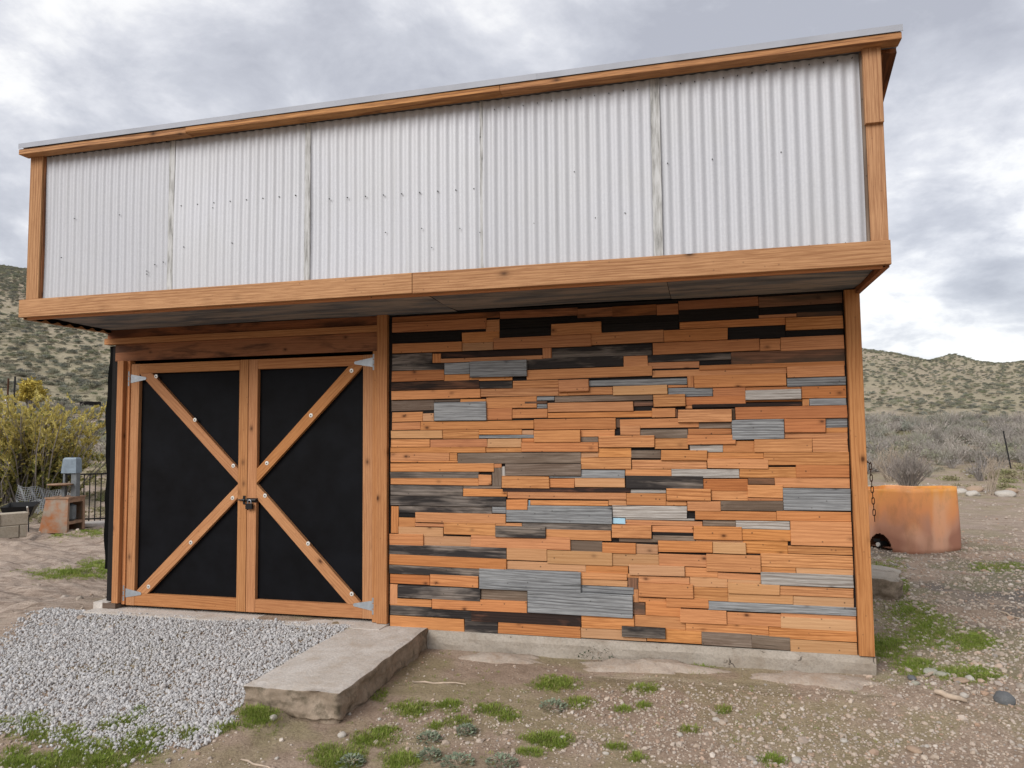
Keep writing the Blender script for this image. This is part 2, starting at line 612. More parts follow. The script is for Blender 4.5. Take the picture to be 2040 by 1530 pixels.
MAT['conc'] = concrete_mat('old_concrete', (.42, .375, .325), (.34, .295, .245), (.22, .17, .125), 3.0, .5, .95)
MAT['slab_top'] = concrete_mat('slab_top_concrete', (.58, .54, .50), (.48, .43, .38), (.37, .30, .23), 5.0, .5)
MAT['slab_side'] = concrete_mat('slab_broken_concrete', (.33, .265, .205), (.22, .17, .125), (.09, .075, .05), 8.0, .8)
MAT['block'] = concrete_mat('tan_block', (.46, .40, .32), (.40, .345, .27), (.30, .23, .16), 5.0, .3)


def instance_mat(name, cols, rough=.9, vary=.4, transl=0.0):
    """colour picked per instance"""
    m, t, b = newmat(name, rough, 0, .15)
    oi = N(t, 'ShaderNodeObjectInfo')
    k = len(cols)
    c = ramp(t, oi.outputs['Random'], [((i + .0) / max(k - 1, 1), cc) for i, cc in enumerate(cols)])
    hs = N(t, 'ShaderNodeHueSaturation')
    r2 = mth(t, 'FRACT', mth(t, 'MULTIPLY', oi.outputs['Random'], 9.7))
    t.links.new(mth(t, 'ADD', 1 - vary / 2, mth(t, 'MULTIPLY', r2, vary)), hs.inputs['Value'])
    t.links.new(c, hs.inputs['Color'])
    t.links.new(hs.outputs[0], b.inputs['Base Color'])
    if transl:
        tr = N(t, 'ShaderNodeBsdfTranslucent')
        t.links.new(hs.outputs[0], tr.inputs[0])
        mx = N(t, 'ShaderNodeMixShader', i_Fac=transl)
        out = t.nodes['Material Output']
        t.links.new(b.outputs[0], mx.inputs[1])
        t.links.new(tr.outputs[0], mx.inputs[2])
        t.links.new(mx.outputs[0], out.inputs[0])
    return m


MAT['gravel'] = instance_mat('gravel_stone', [(.41, .40, .395), (.46, .455, .455), (.38, .36, .345), (.50, .495, .50), (.43, .405, .39), (.45, .45, .46), (.34, .33, .325)], .9, .22)
MAT['pebble'] = instance_mat('pebble_stone', [(.38, .31, .25), (.42, .36, .30), (.30, .235, .185), (.46, .41, .36), (.36, .245, .175), (.33, .295, .265), (.40, .32, .25)], .9, .4)
MAT['grass'] = instance_mat('green_grass', [(.19, .27, .04), (.25, .33, .06), (.15, .21, .04), (.31, .34, .09), (.21, .29, .05), (.38, .33, .16)], .7, .35, .35)
MAT['sage'] = instance_mat('sagebrush_leaf', [(.21, .22, .17), (.26, .26, .195), (.175, .18, .155), (.28, .25, .19), (.235, .25, .16), (.22, .225, .20), (.29, .275, .175)], .9, .4, .15)
MAT['twig'] = instance_mat('grey_twig', [(.30, .275, .25), (.36, .32, .28), (.26, .235, .22), (.32, .31, .25)], .9, .35)
MAT['rock'] = instance_mat('rock_stone', [(.36, .33, .30), (.42, .39, .35), (.28, .26, .25)], .9, .3)

# ------------------------------------------------------------------ ground sheet and hillside


def ground_mat():
    m, t, b = newmat('dirt_ground', .95, 0, .12)
    g = N(t, 'ShaderNodeNewGeometry')
    v = g.outputs['Position']
    at = N(t, 'ShaderNodeAttribute', attribute_name='mask')
    sp = N(t, 'ShaderNodeSeparateColor')
    t.links.new(at.outputs['Color'], sp.inputs[0])
    big = noise(t, v, .8, 6.0, .6)
    mid = noise(t, v, 6.0, 6.0, .65)
    fin = noise(t, v, 60.0, 5.0, .7)
    c = mixc(t, ramp(t, big, [(.35, g3(0)), (.65, g3(1))]), (.30, .225, .17), (.38, .295, .23))
    c = mixc(t, mth(t, 'MULTIPLY', ramp(t, mid, [(.42, g3(1)), (.56, g3(0))]), .5), c, (.22, .16, .115))
    rmp = N(t, 'ShaderNodeMapping')
    rmp.inputs['Rotation'].default_value = (0, 0, R(-20))
    rmp.inputs['Scale'].default_value = (2.2, 13.0, 8.0)
    t.links.new(v, rmp.inputs[0])
    streak = noise(t, rmp.outputs[0], 1.0, 7.0, .68, .3)
    # red R: pale churned mud, G: dark damp grit, B: mossy / grass stained soil
    c = mixc(t, mth(t, 'MULTIPLY', sp.outputs[0], .85), c, mixc(t, ramp(t, streak, [(.38, g3(1)), (.56, g3(0))]), (.46, .375, .315), (.20, .15, .12)))
    c = mixc(t, mth(t, 'MULTIPLY', sp.outputs[1], .9), c, mixc(t, mid, (.085, .082, .083), (.165, .145, .125)))
    c = mixc(t, mth(t, 'MULTIPLY', sp.outputs[2], .55), c, mixc(t, mid, (.22, .23, .085), (.27, .225, .13)))
    c = mixc(t, mth(t, 'MULTIPLY', ramp(t, fin, [(.36, g3(1)), (.52, g3(0))]), .55), c, (.13, .095, .07))
    c = mixc(t, mth(t, 'MULTIPLY', ramp(t, fin, [(.60, g3(0)), (.72, g3(1))]), .5), c, (.42, .36, .30))
    t.links.new(c, b.inputs['Base Color'])
    h = mth(t, 'ADD', mth(t, 'ADD', mth(t, 'MULTIPLY', fin, .35), mid), mth(t, 'MULTIPLY', mth(t, 'MULTIPLY', streak, sp.outputs[0]), 2.0))
    bump(t, b, h, .8, .03)
    return m


def hill_mat():
    m, t, b = newmat('hill_soil', .95, 0, .1)
    g = N(t, 'ShaderNodeNewGeometry')
    v = g.outputs['Position']
    big = noise(t, v, .05, 5.0, .6)
    mid = noise(t, v, .6, 6.0, .65)
    fin = noise(t, v, 4.0, 5.0, .7)
    c = mixc(t, ramp(t, big, [(.4, g3(0)), (.6, g3(1))]), (.39, .32, .245), (.35, .31, .215))
    c = mixc(t, ramp(t, mid, [(.42, g3(0)), (.6, g3(1))]), c, (.30, .26, .185))
    c = mixc(t, mth(t, 'MULTIPLY', ramp(t, fin, [(.35, g3(1)), (.55, g3(0))]), .5), c, (.16, .14, .10))
    t.links.new(c, b.inputs['Base Color'])
    bump(t, b, fin, .8, .15)
    return m


MAT['ground'] = ground_mat()
MAT['hill'] = hill_mat()


def polar_sheet(name, azs, rs, mat, dz=0.0, zfun=gz, close=False):
    A, Rr = np.meshgrid(np.radians(azs), rs)
    X = CAM.x + Rr * np.sin(A)
    Y = CAM.y + Rr * np.cos(A)
    Z = zfun(X, Y) + dz
    n, k = X.shape
    V = np.stack([X, Y, Z], -1).reshape(-1, 3)
    i = np.arange(n - 1)[:, None]
    j = np.arange(k if close else k - 1)[None, :]
    jn = (j + 1) % k
    F = np.stack([i * k + j, i * k + jn, (i + 1) * k + jn, (i + 1) * k + j], -1).reshape(-1, 4)[:, ::-1]
    me = bpy.data.meshes.new(name)
    me.vertices.add(len(V))
    me.vertices.foreach_set('co', V.ravel())
    me.loops.add(F.size)
    me.loops.foreach_set('vertex_index', F.ravel().astype(np.int32))
    me.polygons.add(len(F))
    me.polygons.foreach_set('loop_start', np.arange(0, F.size, 4, dtype=np.int32))
    me.polygons.foreach_set('loop_total', np.full(len(F), 4, np.int32))
    me.polygons.foreach_set('use_smooth', np.ones(len(F), bool))
    me.update(calc_edges=True)
    me.validate()
    me.materials.append(mat)
    o = bpy.data.objects.new(name, me)
    put(o, Matrix.Identity(4))
    return o, V


front = np.concatenate([np.linspace(-180, -62, 50)[:-1], np.linspace(-62, 34, 430), np.linspace(34, 180, 60)[1:-1]])
rad = [.3]
while rad[-1] < 700:
    rad.append(rad[-1] + max(.028, min(.0105 * rad[-1], 14)))
rad = np.array(rad)


def ground_z(X, Y):
    az, r = polar(X, Y)
    r0 = np.interp(az, AZ2, R0T)
    return gz(X, Y) - .5 * sm(r0 + 1, r0 + 4, r)


ground, GV = polar_sheet('ground', front, rad, MAT['ground'], 0, ground_z, True)
tag(ground, 'bare brown dirt yard with pebbles and tyre tracks', 'ground', None, 'structure')
x, y = GV[:, 0], GV[:, 1]
nz = fbm(x * .7, y * .7, 4)
nz2 = fbm(x * 2.3 + 5, y * 2.3, 4)
mr = sm(-6.0, -7.2, x) * (.75 + .9 * (nz - .35))
mr = np.maximum(mr, sm(.15, .0, np.abs(y + .38)) * sm(-3.0, -2.6, x) * sm(.3, -.1, x) * sm(.38, .6, nz2) * .9)
mr = np.maximum(mr, sm(1.0, 3, x) * sm(5.5, 8.5, y) * .6)
mg = sm(.35, 1.4, x) * sm(-1.0, .6, y) * (1 - sm(5, 9, y)) * sm(.40, .56, nz * .6 + nz2 * .4 + .07 * sm(1.0, 2.5, x))
mb = sm(.46, .62, nz2) * (1 - sm(6, 12, y)) * sm(-7.5, -6, x) * .8
mb = np.maximum(mb, sm(14, 22, np.hypot(x - CAM.x, y - CAM.y)) * .75 * sm(.35, .6, nz2))
col = np.ones((len(GV), 4), np.float32)
for i_, a_ in enumerate((mr, mg, mb)):
    col[:, i_] = np.clip(a_, 0, 1)
ca = ground.data.color_attributes.new('mask', 'FLOAT_COLOR', 'POINT')
ca.data.foreach_set('color', col.ravel())

hz = np.concatenate([np.linspace(-180, -62, 60)[:-1], np.linspace(-62, 34, 260), np.linspace(34, 180, 70)[1:-1]])
hn = np.linspace(0, 1, 120)


def hill_sheet():
    A = np.radians(hz)[None, :]
    r0 = np.interp(hz, AZ2, R0T)[None, :]
    r1 = np.interp(hz, AZ2, R1T)[None, :]
    Rr = r0 - 3 + hn[:, None] ** 1.3 * (r1 + 115 - r0)
    X = CAM.x + Rr * np.sin(A)
    Y = CAM.y + Rr * np.cos(A)
    Z = gz(X, Y) - .6 * (1 - sm(0, 4, Rr - r0 + 3)) + .35 * (fbm(X * .5, Y * .5, 3) - .5)
    n, k = X.shape
    V = np.stack([X, Y, Z], -1).reshape(-1, 3)
    F = [(i * k + j, (i + 1) * k + j, (i + 1) * k + (j + 1) % k, i * k + (j + 1) % k) for i in range(n - 1) for j in range(k)]
    return mesh('hillside', V, F, MAT['hill'], smooth=True)


tag(hill_sheet(), 'dry tan hillside dotted with sagebrush behind the shed', 'hillside', None, 'structure')

# ------------------------------------------------------------------ the shed
XL, XR, DEP = -6.436, 0.0, 3.1
SOF = 2.552
shed = empty('shed', (-3.2, 0, -.15), 'barn-style shed with patchwork plank wall, black double doors and overhanging corrugated loft', 'shed')

# --- foundation
fb = MB()
nx = 60
rows = [(-.02, .0), (-.0, -.004), (.012, -.05), (.0, -.10), (-.018, -.16), (-.02, -.32)]
fx = np.linspace(XL + .03, XR + .012, nx)
V = []
for yo, z in rows:
    for xx in fx:
        nn = float(fbm(np.array([xx * 5.0]), np.array([z * 14.0 + 3]), 3)[0]) - .5
        V.append((xx, -.028 - yo * .6 + nn * .035 * (z < -.002), z + (.0 if z > -.002 else nn * .01)))
F = [(i * nx + j, (i + 1) * nx + j, (i + 1) * nx + j + 1, i * nx + j + 1) for i in range(len(rows) - 1) for j in range(nx - 1)]
fb.add(V, F)
fb.box((XL + .03, -.016, -.3), (XR + .012, DEP, -.001))
fb.build('foundation', MAT['conc'], shed)
# door sill slab, proud of the foundation
sb = MB()
sb.box((XL + .01, -.20, -.2), (-3.60, .12, .026))
sb.box((XL - .03, -.05, -.2), (XL + .12, .12, .075))
sb.build('door_sill', MAT['slab_top'], shed)

# --- body behind the siding (dark backing board, side and rear walls)
front_wall = lumber('front_wall', -3.61, XR - .02, .0, SOF, .03, .0, MAT['k'], shed)
WY = .0
mbk = MB()
for x0, x1, y0, y1, z0, z1 in ((XL + .05, XL + .09, .06, DEP, .0, 3.3), (XR - .05, XR - .006, .032, DEP, .0, 3.3), (XL + .09, XR - .05, DEP - .04, DEP, .0, 2.55)):
    mbk.box((x0, y0, z0), (x1, y1, z1))
mbk.build('side_walls', MAT['felt'], shed)

PL = """
A 90 1000 236 288 h 0|A 88 885 290 376 r 2|A 885 1000 282 385 q 0|A 680 1000 386 478 q 0|A 90 672 392 478 k 0|A 90 680 478 560 o 2|A 682 945 478 545 l 0
A 1000 1660 197 262 h 0|A 1435 1860 308 405 o 3|A 945 1775 422 522 o 2|A 90 430 568 660 d 0|A 432 500 570 648 o 1|A 1365 1440 522 612 o 1|A 500 1365 598 634 o 1|A 500 1365 546 598 R 0
A 90 530 658 712 d 1|A 530 745 648 745 g 0|A 745 1228 628 768 g 3|A 85 530 715 805 r 1|A 530 745 748 803 o 0|A 745 1108 769 803 o 0|A 82 828 803 876 R 0|A 828 1108 806 865 d 0
A 1110 1925 776 796 k 0|A 1110 1498 797 861 p 1|A 1498 1755 790 890 o 3|A 82 835 877 955 o 2|A 835 1498 864 934 p 1|A 1498 1575 891 930 p 0|A 1575 1960 858 922 q 0
A 82 445 962 1057 B 0|A 445 665 960 980 B 0|A 665 885 955 980 o 1|A 885 1315 938 1032 o 1|A 443 886 980 1138 g 3|A 1315 1465 935 970 g 0|A 1212 1405 972 996 b 1|A 1315 1405 997 1033 g 0
A 88 350 1066 1150 q 0|A 350 443 1075 1146 l 0|A 886 1105 1033 1130 r 1|A 1108 1405 1040 1118 o 0|A 88 330 1151 1216 q 0|A 330 1290 1142 1213 q 1|A 1290 1985 1120 1215 q 1|A 1985 2022 1122 1200 b 0
A 78 515 1220 1290 l 1|A 515 825 1216 1291 p 0|A 825 1190 1216 1258 o 0|A 825 1290 1258 1288 g 1|A 1190 1290 1220 1258 l 0|A 1290 1680 1220 1320 o 3|A 1680 1975 1214 1275 o 0|A 1680 1835 1275 1322 B 0
A 78 410 1293 1362 p 0|A 410 895 1296 1364 r 1|A 895 1185 1290 1364 l 1|A 1185 1290 1288 1322 o 0|A 1185 1835 1322 1405 q 2|A 75 880 1364 1411 o 1|A 880 1185 1365 1408 p 0|A 75 575 1411 1480 o 1
A 575 643 1411 1478 o 0|A 643 1688 1409 1502 B 1|A 75 1068 1480 1497 o 1|A 1688 1838 1405 1450 l 0
C 75 950 97 168 o 1|C 950 1018 98 135 r 0|C 935 1018 135 305 B 0|C 1018 1048 125 210 w 0|C 1048 1690 102 205 B 2|C 1420 1690 205 224 g 0|C 72 822 169 221 d 1|C 75 820 221 283 o 0|C 820 932 195 283 o 1
C 1018 1420 208 310 p 2|C 1420 1635 226 306 q 0|C 75 688 284 376 d 1|C 690 1015 285 314 B 0|C 690 1062 314 379 q 0|C 75 1055 377 461 d 1|C 1058 1235 405 493 o 3|C 1235 1258 410 456 plastic_blue 0
C 1258 1920 411 456 p 0|C 145 935 461 521 d 0|C 145 285 521 557 k 0|C 78 143 460 690 q 0|C 1056 1953 458 604 g 2|C 937 1056 460 522 g 1|C 285 1052 521 604 o 2|C 145 285 557 636 o 0|C 285 528 604 637 q 0
C 142 522 637 716 l 0|C 525 965 600 706 p 2|C 965 1190 604 633 o 1|C 1190 1950 603 662 d 1|C 962 1390 632 731 d 3|C 1390 1945 661 749 o 1|C 65 355 695 796 q 1|C 355 758 712 799 l 0|C 755 1597 712 822 q 1
C 1598 1870 751 852 B 0|C 65 1056 797 889 d 1|C 1058 1402 817 924 l 1|C 1402 1952 843 957 l 1|C 65 1056 886 979 o 2|C 1060 1732 933 1006 l 0|C 65 862 970 1047 d 1|C 825 1688 1004 1180 g 3
C 70 410 1038 1122 r 0|C 410 818 1045 1144 o 2|C 70 135 1123 1292 q 0|C 135 835 1145 1249 d 2|C 837 1237 1163 1257 B 0|C 70 425 1246 1312 q 0|C 425 1232 1253 1347 o 2|C 72 762 1314 1400 d 0|C 760 1690 1358 1460 R 1
C 72 700 1402 1507 o 1
B 0 372 165 252 h 0|B 372 560 152 240 r 0|B 560 1237 106 184 h 0|B 1237 1948 70 162 b 0|B 560 1240 185 287 k 0|B 1240 1950 164 232 k 0|B 1240 1560 238 268 o 0|B 1560 1950 215 258 b 0|B 570 1465 285 346 o 1
B 1465 1955 256 366 p 2|B 435 977 360 462 o 2|B 977 1465 338 447 k 0|B 1465 1957 366 431 k 0|B 340 1250 462 562 r 1|B 1250 1422 446 546 o 2|B 1424 1962 424 541 o 2|B 300 1005 573 634 d 0|B 1005 1968 543 651 b 1
B 95 300 590 691 q 1|B 300 735 640 697 q 0|B 735 1972 652 692 o 1|B 338 1475 697 756 o 0|B 1478 1968 674 769 o 2|B 690 1475 748 852 q 2|B 635 690 760 860 o 0|B 467 635 837 860 o 0|B 1478 1980 770 846 g 1
B 470 850 860 936 g 0|B 850 1130 856 934 r 0|B 1130 1600 849 877 r 0|B 1128 1600 876 962 w 3|B 1600 1980 845 949 r 1|B 345 618 917 1019 p 3|B 618 1130 934 1002 r 1|B 1130 1605 962 982 r 0|B 675 1605 988 1022 R 1
B 618 675 1002 1040 o 0|B 1605 1668 956 1016 o 0|B 1668 1982 950 1010 g 1|B 1040 1992 1018 1121 r 2|B 1010 1040 1035 1130 b 0|B 555 1010 1040 1149 p 3|B 535 555 1040 1113 b 0|B 62 730 1120 1200 o 0
B 335 535 1030 1113 o 1|B 730 1012 1150 1203 B 0|B 1012 1456 1130 1297 g 2|B 1456 1806 1123 1240 r 2|B 1806 1990 1118 1198 g 0|B 1806 1992 1198 1242 o 0|B 1456 1992 1241 1292 p 0|B 65 235 1182 1262 o 1
B 235 640 1214 1287 B 0|B 640 1012 1206 1256 r 0|B 635 1046 1257 1341 q 2|B 358 640 1288 1382 p 0|B 935 1200 1308 1410 o 0|B 655 935 1343 1407 w 0|B 1200 1692 1293 1407 p 1|B 1692 1995 1291 1406 p 1
B 160 411 1389 1457 B 0|B 411 803 1389 1476 o 2|B 803 1280 1408 1463 q 0
D 1280 2008 3 113 p 1|D 165 802 71 146 p 0|D 803 1322 58 143 o 2|D 1075 1556 128 220 p 0|D 1556 2010 112 221 r 1|D 110 502 147 206 o 0|D 502 1074 147 224 w 1|D 112 768 203 316 d 2|D 768 1150 228 332 r 0
D 1150 1376 225 280 b 0|D 1376 2012 224 308 o 1|D 1147 1446 282 390 p 2|D 1448 2020 311 501 g 2|D 150 455 320 352 w 0|D 455 835 312 416 p 2|D 838 1148 333 416 p 0|D 1148 1446 390 416 o 0|D 632 916 420 505 o 2
D 917 1449 418 501 B 1|D 120 455 352 456 o 1|D 455 632 417 456 p 0|D 700 1391 504 582 q 1|D 1391 2022 504 588 q 1|D 110 765 582 628 q 0|D 335 685 628 683 q 0|D 765 1045 583 634 B 0|D 1045 1506 588 660 w 1
D 1508 2030 591 800 q 2|D 340 682 683 712 k 0|D 685 1096 634 746 o 2|D 1096 1513 659 753 o 1|D 340 706 712 772 B 0|D 706 1106 747 780 l 0|D 1106 1486 753 866 p 0|D 1486 2032 802 872 p 0
D 200 387 783 867 l 0|D 388 849 757 852 o 2|D 850 1132 766 866 l 2|D 395 796 868 972 q 1|D 796 1258 872 1020 o 2|D 1258 2037 871 986 p 1|D 140 612 965 1052 l 2|D 614 892 980 1062 q 0|D 892 1258 1030 1084 o 0
D 1258 1556 970 1031 p 0|D 1556 2040 988 1042 l 0|D 1258 2042 1034 1140 w 2|D 122 222 1033 1067 o 0|D 128 222 1067 1166 b 0|D 222 655 1056 1114 q 0|D 655 976 1062 1148 l 0|D 976 1258 1084 1120 l 0
D 222 683 1116 1237 o 2|D 684 978 1148 1262 p 0|D 978 1419 1118 1210 l 2|D 1419 2042 1146 1230 p 1|D 978 1532 1208 1284 l 0|D 1532 2045 1228 1312 l 0|D 172 222 1166 1276 o 0|D 222 455 1238 1277 o 0
D 280 580 1272 1392 o 0|D 172 278 1277 1380 b 0|D 455 817 1247 1321 o 2|D 0 632 458 563 w 1|D 110 697 562 582 w 0|D 2 110 562 612 plastic_blue 0|D 55 706 736 771 B 0
E 558 1810 445 516 g 1|E 318 715 490 606 o 2|E 715 1172 518 622 q 1|E 1170 1812 563 664 l 1|E 1170 1810 518 564 q 0|E 365 1070 608 694 p 0|E 1070 1817 652 747 p 1|E 500 926 682 798 B 1|E 926 1252 710 824 B 1|E 1252 1820 754 858 l 1
Z 185 521 176 266 p 1|Z 182 600 264 334 l 0|Z 440 718 256 322 d 3|Z 600 948 268 352 p 1|Z 522 848 180 266 q 0|Y 1420 1632 206 290 d 1
T 1177 1322 660 684 o 1|T 1150 1307 611 630 h 0|T 995 1352 630 647 k 0|T 995 1352 647 665 k 0|T 1099 1299 689 711 d 0|T 1049 1242 711 733 d 0|T 1049 1299 733 753 o 1|T 1173 1369 755 768 g 0|T 1221 1330 768 786 l 2
T 1105 1301 788 799 B 0|T 1263 1301 800 809 b 0|T 1091 1262 801 820 o 2|T 1091 1299 820 832 o 0|T 1192 1304 868 891 p 2|T 1192 1258 892 911 p 0|T 1157 1258 912 935 p 1|T 1157 1245 936 952 g 0|T 1145 1245 953 971 l 1
T 1001 1256 972 981 R 1|T 1011 1248 981 995 o 1|T 1212 1248 996 1007 p 0|T 1219 1298 1046 1073 p 2|T 1200 1267 1082 1103 o 1|T 1219 1313 1103 1129 l 0|T 1167 1252 1127 1143 o 0|T 1151 1249 1141 1155 o 1
T 1157 1250 1155 1168 l 0|T 1157 1262 1168 1182 g 1|T 1051 1260 1181 1227 g 3|T 992 1157 1243 1267 o 1
"""
ZO = {'A': (760, 570, 4.25), 'B': (1220, 570, 4.25), 'C': (760, 900, 4.25), 'D': (1220, 900, 4.25), 'E': (1280, 1100, 4.25), 'Y': (480, 1170, 3.1875), 'Z': (1100, 1170, 3.1875), 'T': (0, 0, 1.0)}
TH = [.013, .021, .029, .041]
npl = 0
for ent in PL.replace('\n', '|').split('|'):
    e = ent.split()
    if len(e) < 7:
        continue
    ox, oy, s_ = ZO[e[0]]
    a, b_, c_, d_ = (float(v) for v in e[1:5])
    px0, px1, py0, py1 = ox + a / s_, ox + b_ / s_, oy + c_ / s_, oy + d_ / s_
    lv = int(e[6])
    th = TH[lv] + random.uniform(-.0035, .0035) + npl * 1e-6
    ym = -th
    pc = (px0 + px1) / 2
    zt, zb = U(pc, py0, ym).z, U(pc, py1, ym).z
    x0, x1 = U(px0, (py0 + py1) / 2, ym).x, U(px1, (py0 + py1) / 2, ym).x
    x0 = max(x0, -3.612)
    x1 = min(x1, -.092)
    zt = min(zt, SOF - .004)
    zb = max(zb, -.012)
    ex = -.0008
    o = lumber('plank', x0 - ex, x1 + ex, zb - ex, zt + ex, .0, ym, MAT[e[5]], front_wall, .0022, .0022)
    a_ = random.gauss(0, .003)
    o.matrix_basis = o.matrix_basis @ Matrix.Rotation(a_, 4, 'Y')
    npl += 1

# --- posts and header round the doors
lumber('corner_post', -.094, .004, .004, SOF - .005, .0, -.05, MAT['t'], shed)
lumber('post', -3.697, -3.607, .03, SOF - .003, .02, -.045, MAT['t'], shed)
hb = lumber('header_board', XL + .004, -3.70, 2.468, SOF - .002, .03, -.006, MAT['h'], shed)
lumber('header_trim', XL + .002, -3.695, 2.412, 2.466, .03, -.042, MAT['t'], shed)
lumber('header_board', -6.335, -3.70, 2.256, 2.410, .03, -.012, MAT['h'], shed)
lumber('jamb', -6.268, -6.200, .075, 2.254, .05, -.056, MAT['t'], shed)
lumber('jamb', -6.198, -6.164, .06, 2.254, .05, -.016, MAT['q'], shed)
lumber('jamb', -3.748, -3.699, .03, 2.254, .03, -.018, MAT['t'], shed)
lumber('corner_post', -6.375, -6.270, .08, 2.40, .09, .002, MAT['k'], shed)
lumber('sill_block', -6.36, -6.22, .026, .074, .06, -.06, MAT['B'], shed)
lumber('rafter_end', XL - .06, XL - .004, 2.46, 2.56, .5, .12, MAT['f'], shed)

# --- doors
DZ0, DZ1 = .052, 2.225


def door(x0, x1, hinge_left, stile_in):
    d = lumber('door', x0 + .02, x1 - .02, DZ0 + .02, DZ1 - .02, .052, .034, MAT['black_panel'], shed, c=.0)
    W = .089
    lumber('stile', x0, x0 + W, DZ0, DZ1, .034, -.004, MAT['t'], d)
    lumber('stile', x1 - W, x1, DZ0, DZ1, .034, -.004, MAT['t'], d)
    lumber('rail', x0 + W + .001, x1 - W - .001, DZ0 + .001, DZ0 + .108, .034, -.003, MAT['t'], d)
    lumber('rail', x0 + W + .001, x1 - W - .001, DZ1 - .088, DZ1 - .001, .034, -.003, MAT['t'], d)
    return d


dl = door(-6.160, -4.936, True, 0)
dr = door(-4.931, -3.752, False, 0)
SX0, SX1, SX2, SX3 = -6.160 + .09, -4.936 - .09, -4.931 + .09, -3.752 - .09
ZM = 1.145
TOPZ, BOTZ = DZ1 - .0895, DZ0 + .1095


def brace(d, xo, xi, zo, zi, w_=.089):
    """diagonal from the outer corner (xo,zo) to the middle stile (xi,zi), ends cut to the frame"""
    dx, dz = xi - xo, zi - zo
    ln = math.hypot(dx, dz)
    hv = w_ * ln / abs(dx)            # vertical cut length at the stile
    hh = w_ * ln / abs(dz)            # horizontal cut length at the rail
    sgn = 1 if dx > 0 else -1
    poly = [(xo, zo), (xo + sgn * hh, zo), (xi, zi + (hv / 2 if dz < 0 else -hv / 2)), (xi, zi - (hv / 2 if dz < 0 else -hv / 2)), ]
    # outer lower corner: the lower edge of the board runs parallel to the upper edge
    a1 = poly[1]
    a2 = poly[2]
    sl = (a2[1] - a1[1]) / (a2[0] - a1[0])
    zlow = poly[3][1] + sl * (xo - xi)
    if (dz < 0 and zlow > zo) or (dz > 0 and zlow < zo):
        zlow = zo
    poly[0] = (xo, zo)
    poly.append((xo, zlow))
    q = [p for i, p in enumerate(poly) if i == 0 or (abs(p[0] - poly[i - 1][0]) + abs(p[1] - poly[i - 1][1])) > 1e-4]
    if abs(q[-1][0] - q[0][0]) + abs(q[-1][1] - q[0][1]) < 1e-4:
        q = q[:-1]
    return poly_board('brace', q, .0335, -.0025, math.atan2(dz, dx), MAT['t'], d)


brace(dl, SX0, SX1, TOPZ, ZM + .066)
brace(dl, SX0, SX1, BOTZ, ZM - .066)
brace(dr, SX3, SX2, TOPZ, ZM + .066)
brace(dr, SX3, SX2, BOTZ, ZM - .066)
# screw washers
wm = MB()
n = 14
wm.add([(0, -.004, 0)] + [(.017 * math.cos(2 * math.pi * k / n), -.003, .017 * math.sin(2 * math.pi * k / n)) for k in range(n)] + [(.019 * math.cos(2 * math.pi * k / n), 0, .019 * math.sin(2 * math.pi * k / n)) for k in range(n)],
       [(0, 1 + (k + 1) % n, 1 + k) for k in range(n)] + [(1 + k, 1 + (k + 1) % n, 1 + n + (k + 1) % n, 1 + n + k) for k in range(n)], 0)
wm.add([(0, -.0075, 0)] + [(.0055 * math.cos(2 * math.pi * k / 8), -.006, .0055 * math.sin(2 * math.pi * k / 8)) for k in range(8)] + [(.006 * math.cos(2 * math.pi * k / 8), -.003, .006 * math.sin(2 * math.pi * k / 8)) for k in range(8)],
       [(0, 1 + (k + 1) % 8, 1 + k) for k in range(8)] + [(1 + k, 1 + (k + 1) % 8, 9 + (k + 1) % 8, 9 + k) for k in range(8)], 1)
w0 = None
MAT['washer'] = plain('pale_washer', (.66, .64, .60), .4, .35)
for zx, zy, oy, dd in ((431, 493, 600, dl), (685, 778, 600, dl), (937, 1079, 600, dl), (932, 1290, 600, dl), (1712, 456, 600, dr), (1446, 749, 600, dr), (1157, 1062, 600, dr), (1145, 1275, 600, dr),
                       (658, 661, 880, dl), (381, 950, 880, dl), (1427, 668, 880, dr), (1713, 998, 880, dr)):
    p = U(180 + zx / 3.2903, oy + zy / 3.2903, -.003)
    M = Matrix.Translation((p.x, -.0028, p.z))
    if w0 is None:
        w0 = wm.build('washer', [MAT['washer'], MAT['iron']], dd, M)
    else:
        put(bpy.data.objects.new('washer', w0.data), M, dd)


def hinge(d, x, z, sg):
    """T hinge: leaf plate with knuckle on the jamb, tapering strap on the door (sg = direction of the strap)"""
    h = MB()
    y0, y1 = -.0045, -.0075
    h.box((x - .028 * sg - .012, y1, z - .07), (x - .028 * sg + .012, y0, z + .07)) if sg > 0 else h.box((x - .002, y1, z - .07), (x + .018, y0, z + .07))
    for k in (-1, 0, 1):
        h.tube([(x - .01 * sg, -.012, z + k * .047 - .02), (x - .01 * sg, -.012, z + k * .047 + .02)], .0095, 8)
    xs, xe = x + .002 * sg, x + .165 * sg
    V = [(xs, y1, z - .04), (xe, y1, z - .012), (xe + .008 * sg, y1, z), (xe, y1, z + .012), (xs, y1, z + .04)]
    V2 = [(a, y0, c) for a, b, c in V]
    f1 = (0, 1, 2, 3, 4) if sg > 0 else (4, 3, 2, 1, 0)
    h.add(V + V2, [f1, tuple(5 + i for i in reversed(f1))] + [(i, 5 + i, 5 + (i + 1) % 5, (i + 1) % 5) for i in range(5)])
    o = h.build('hinge', MAT['zinc'], d)
    return o


hinge(dl, -6.165, 2.09, 1)
hinge(dl, -6.165, .16, 1)
hinge(dr, -3.75, 2.16, -1)
hinge(dr, -3.75, .16, -1)
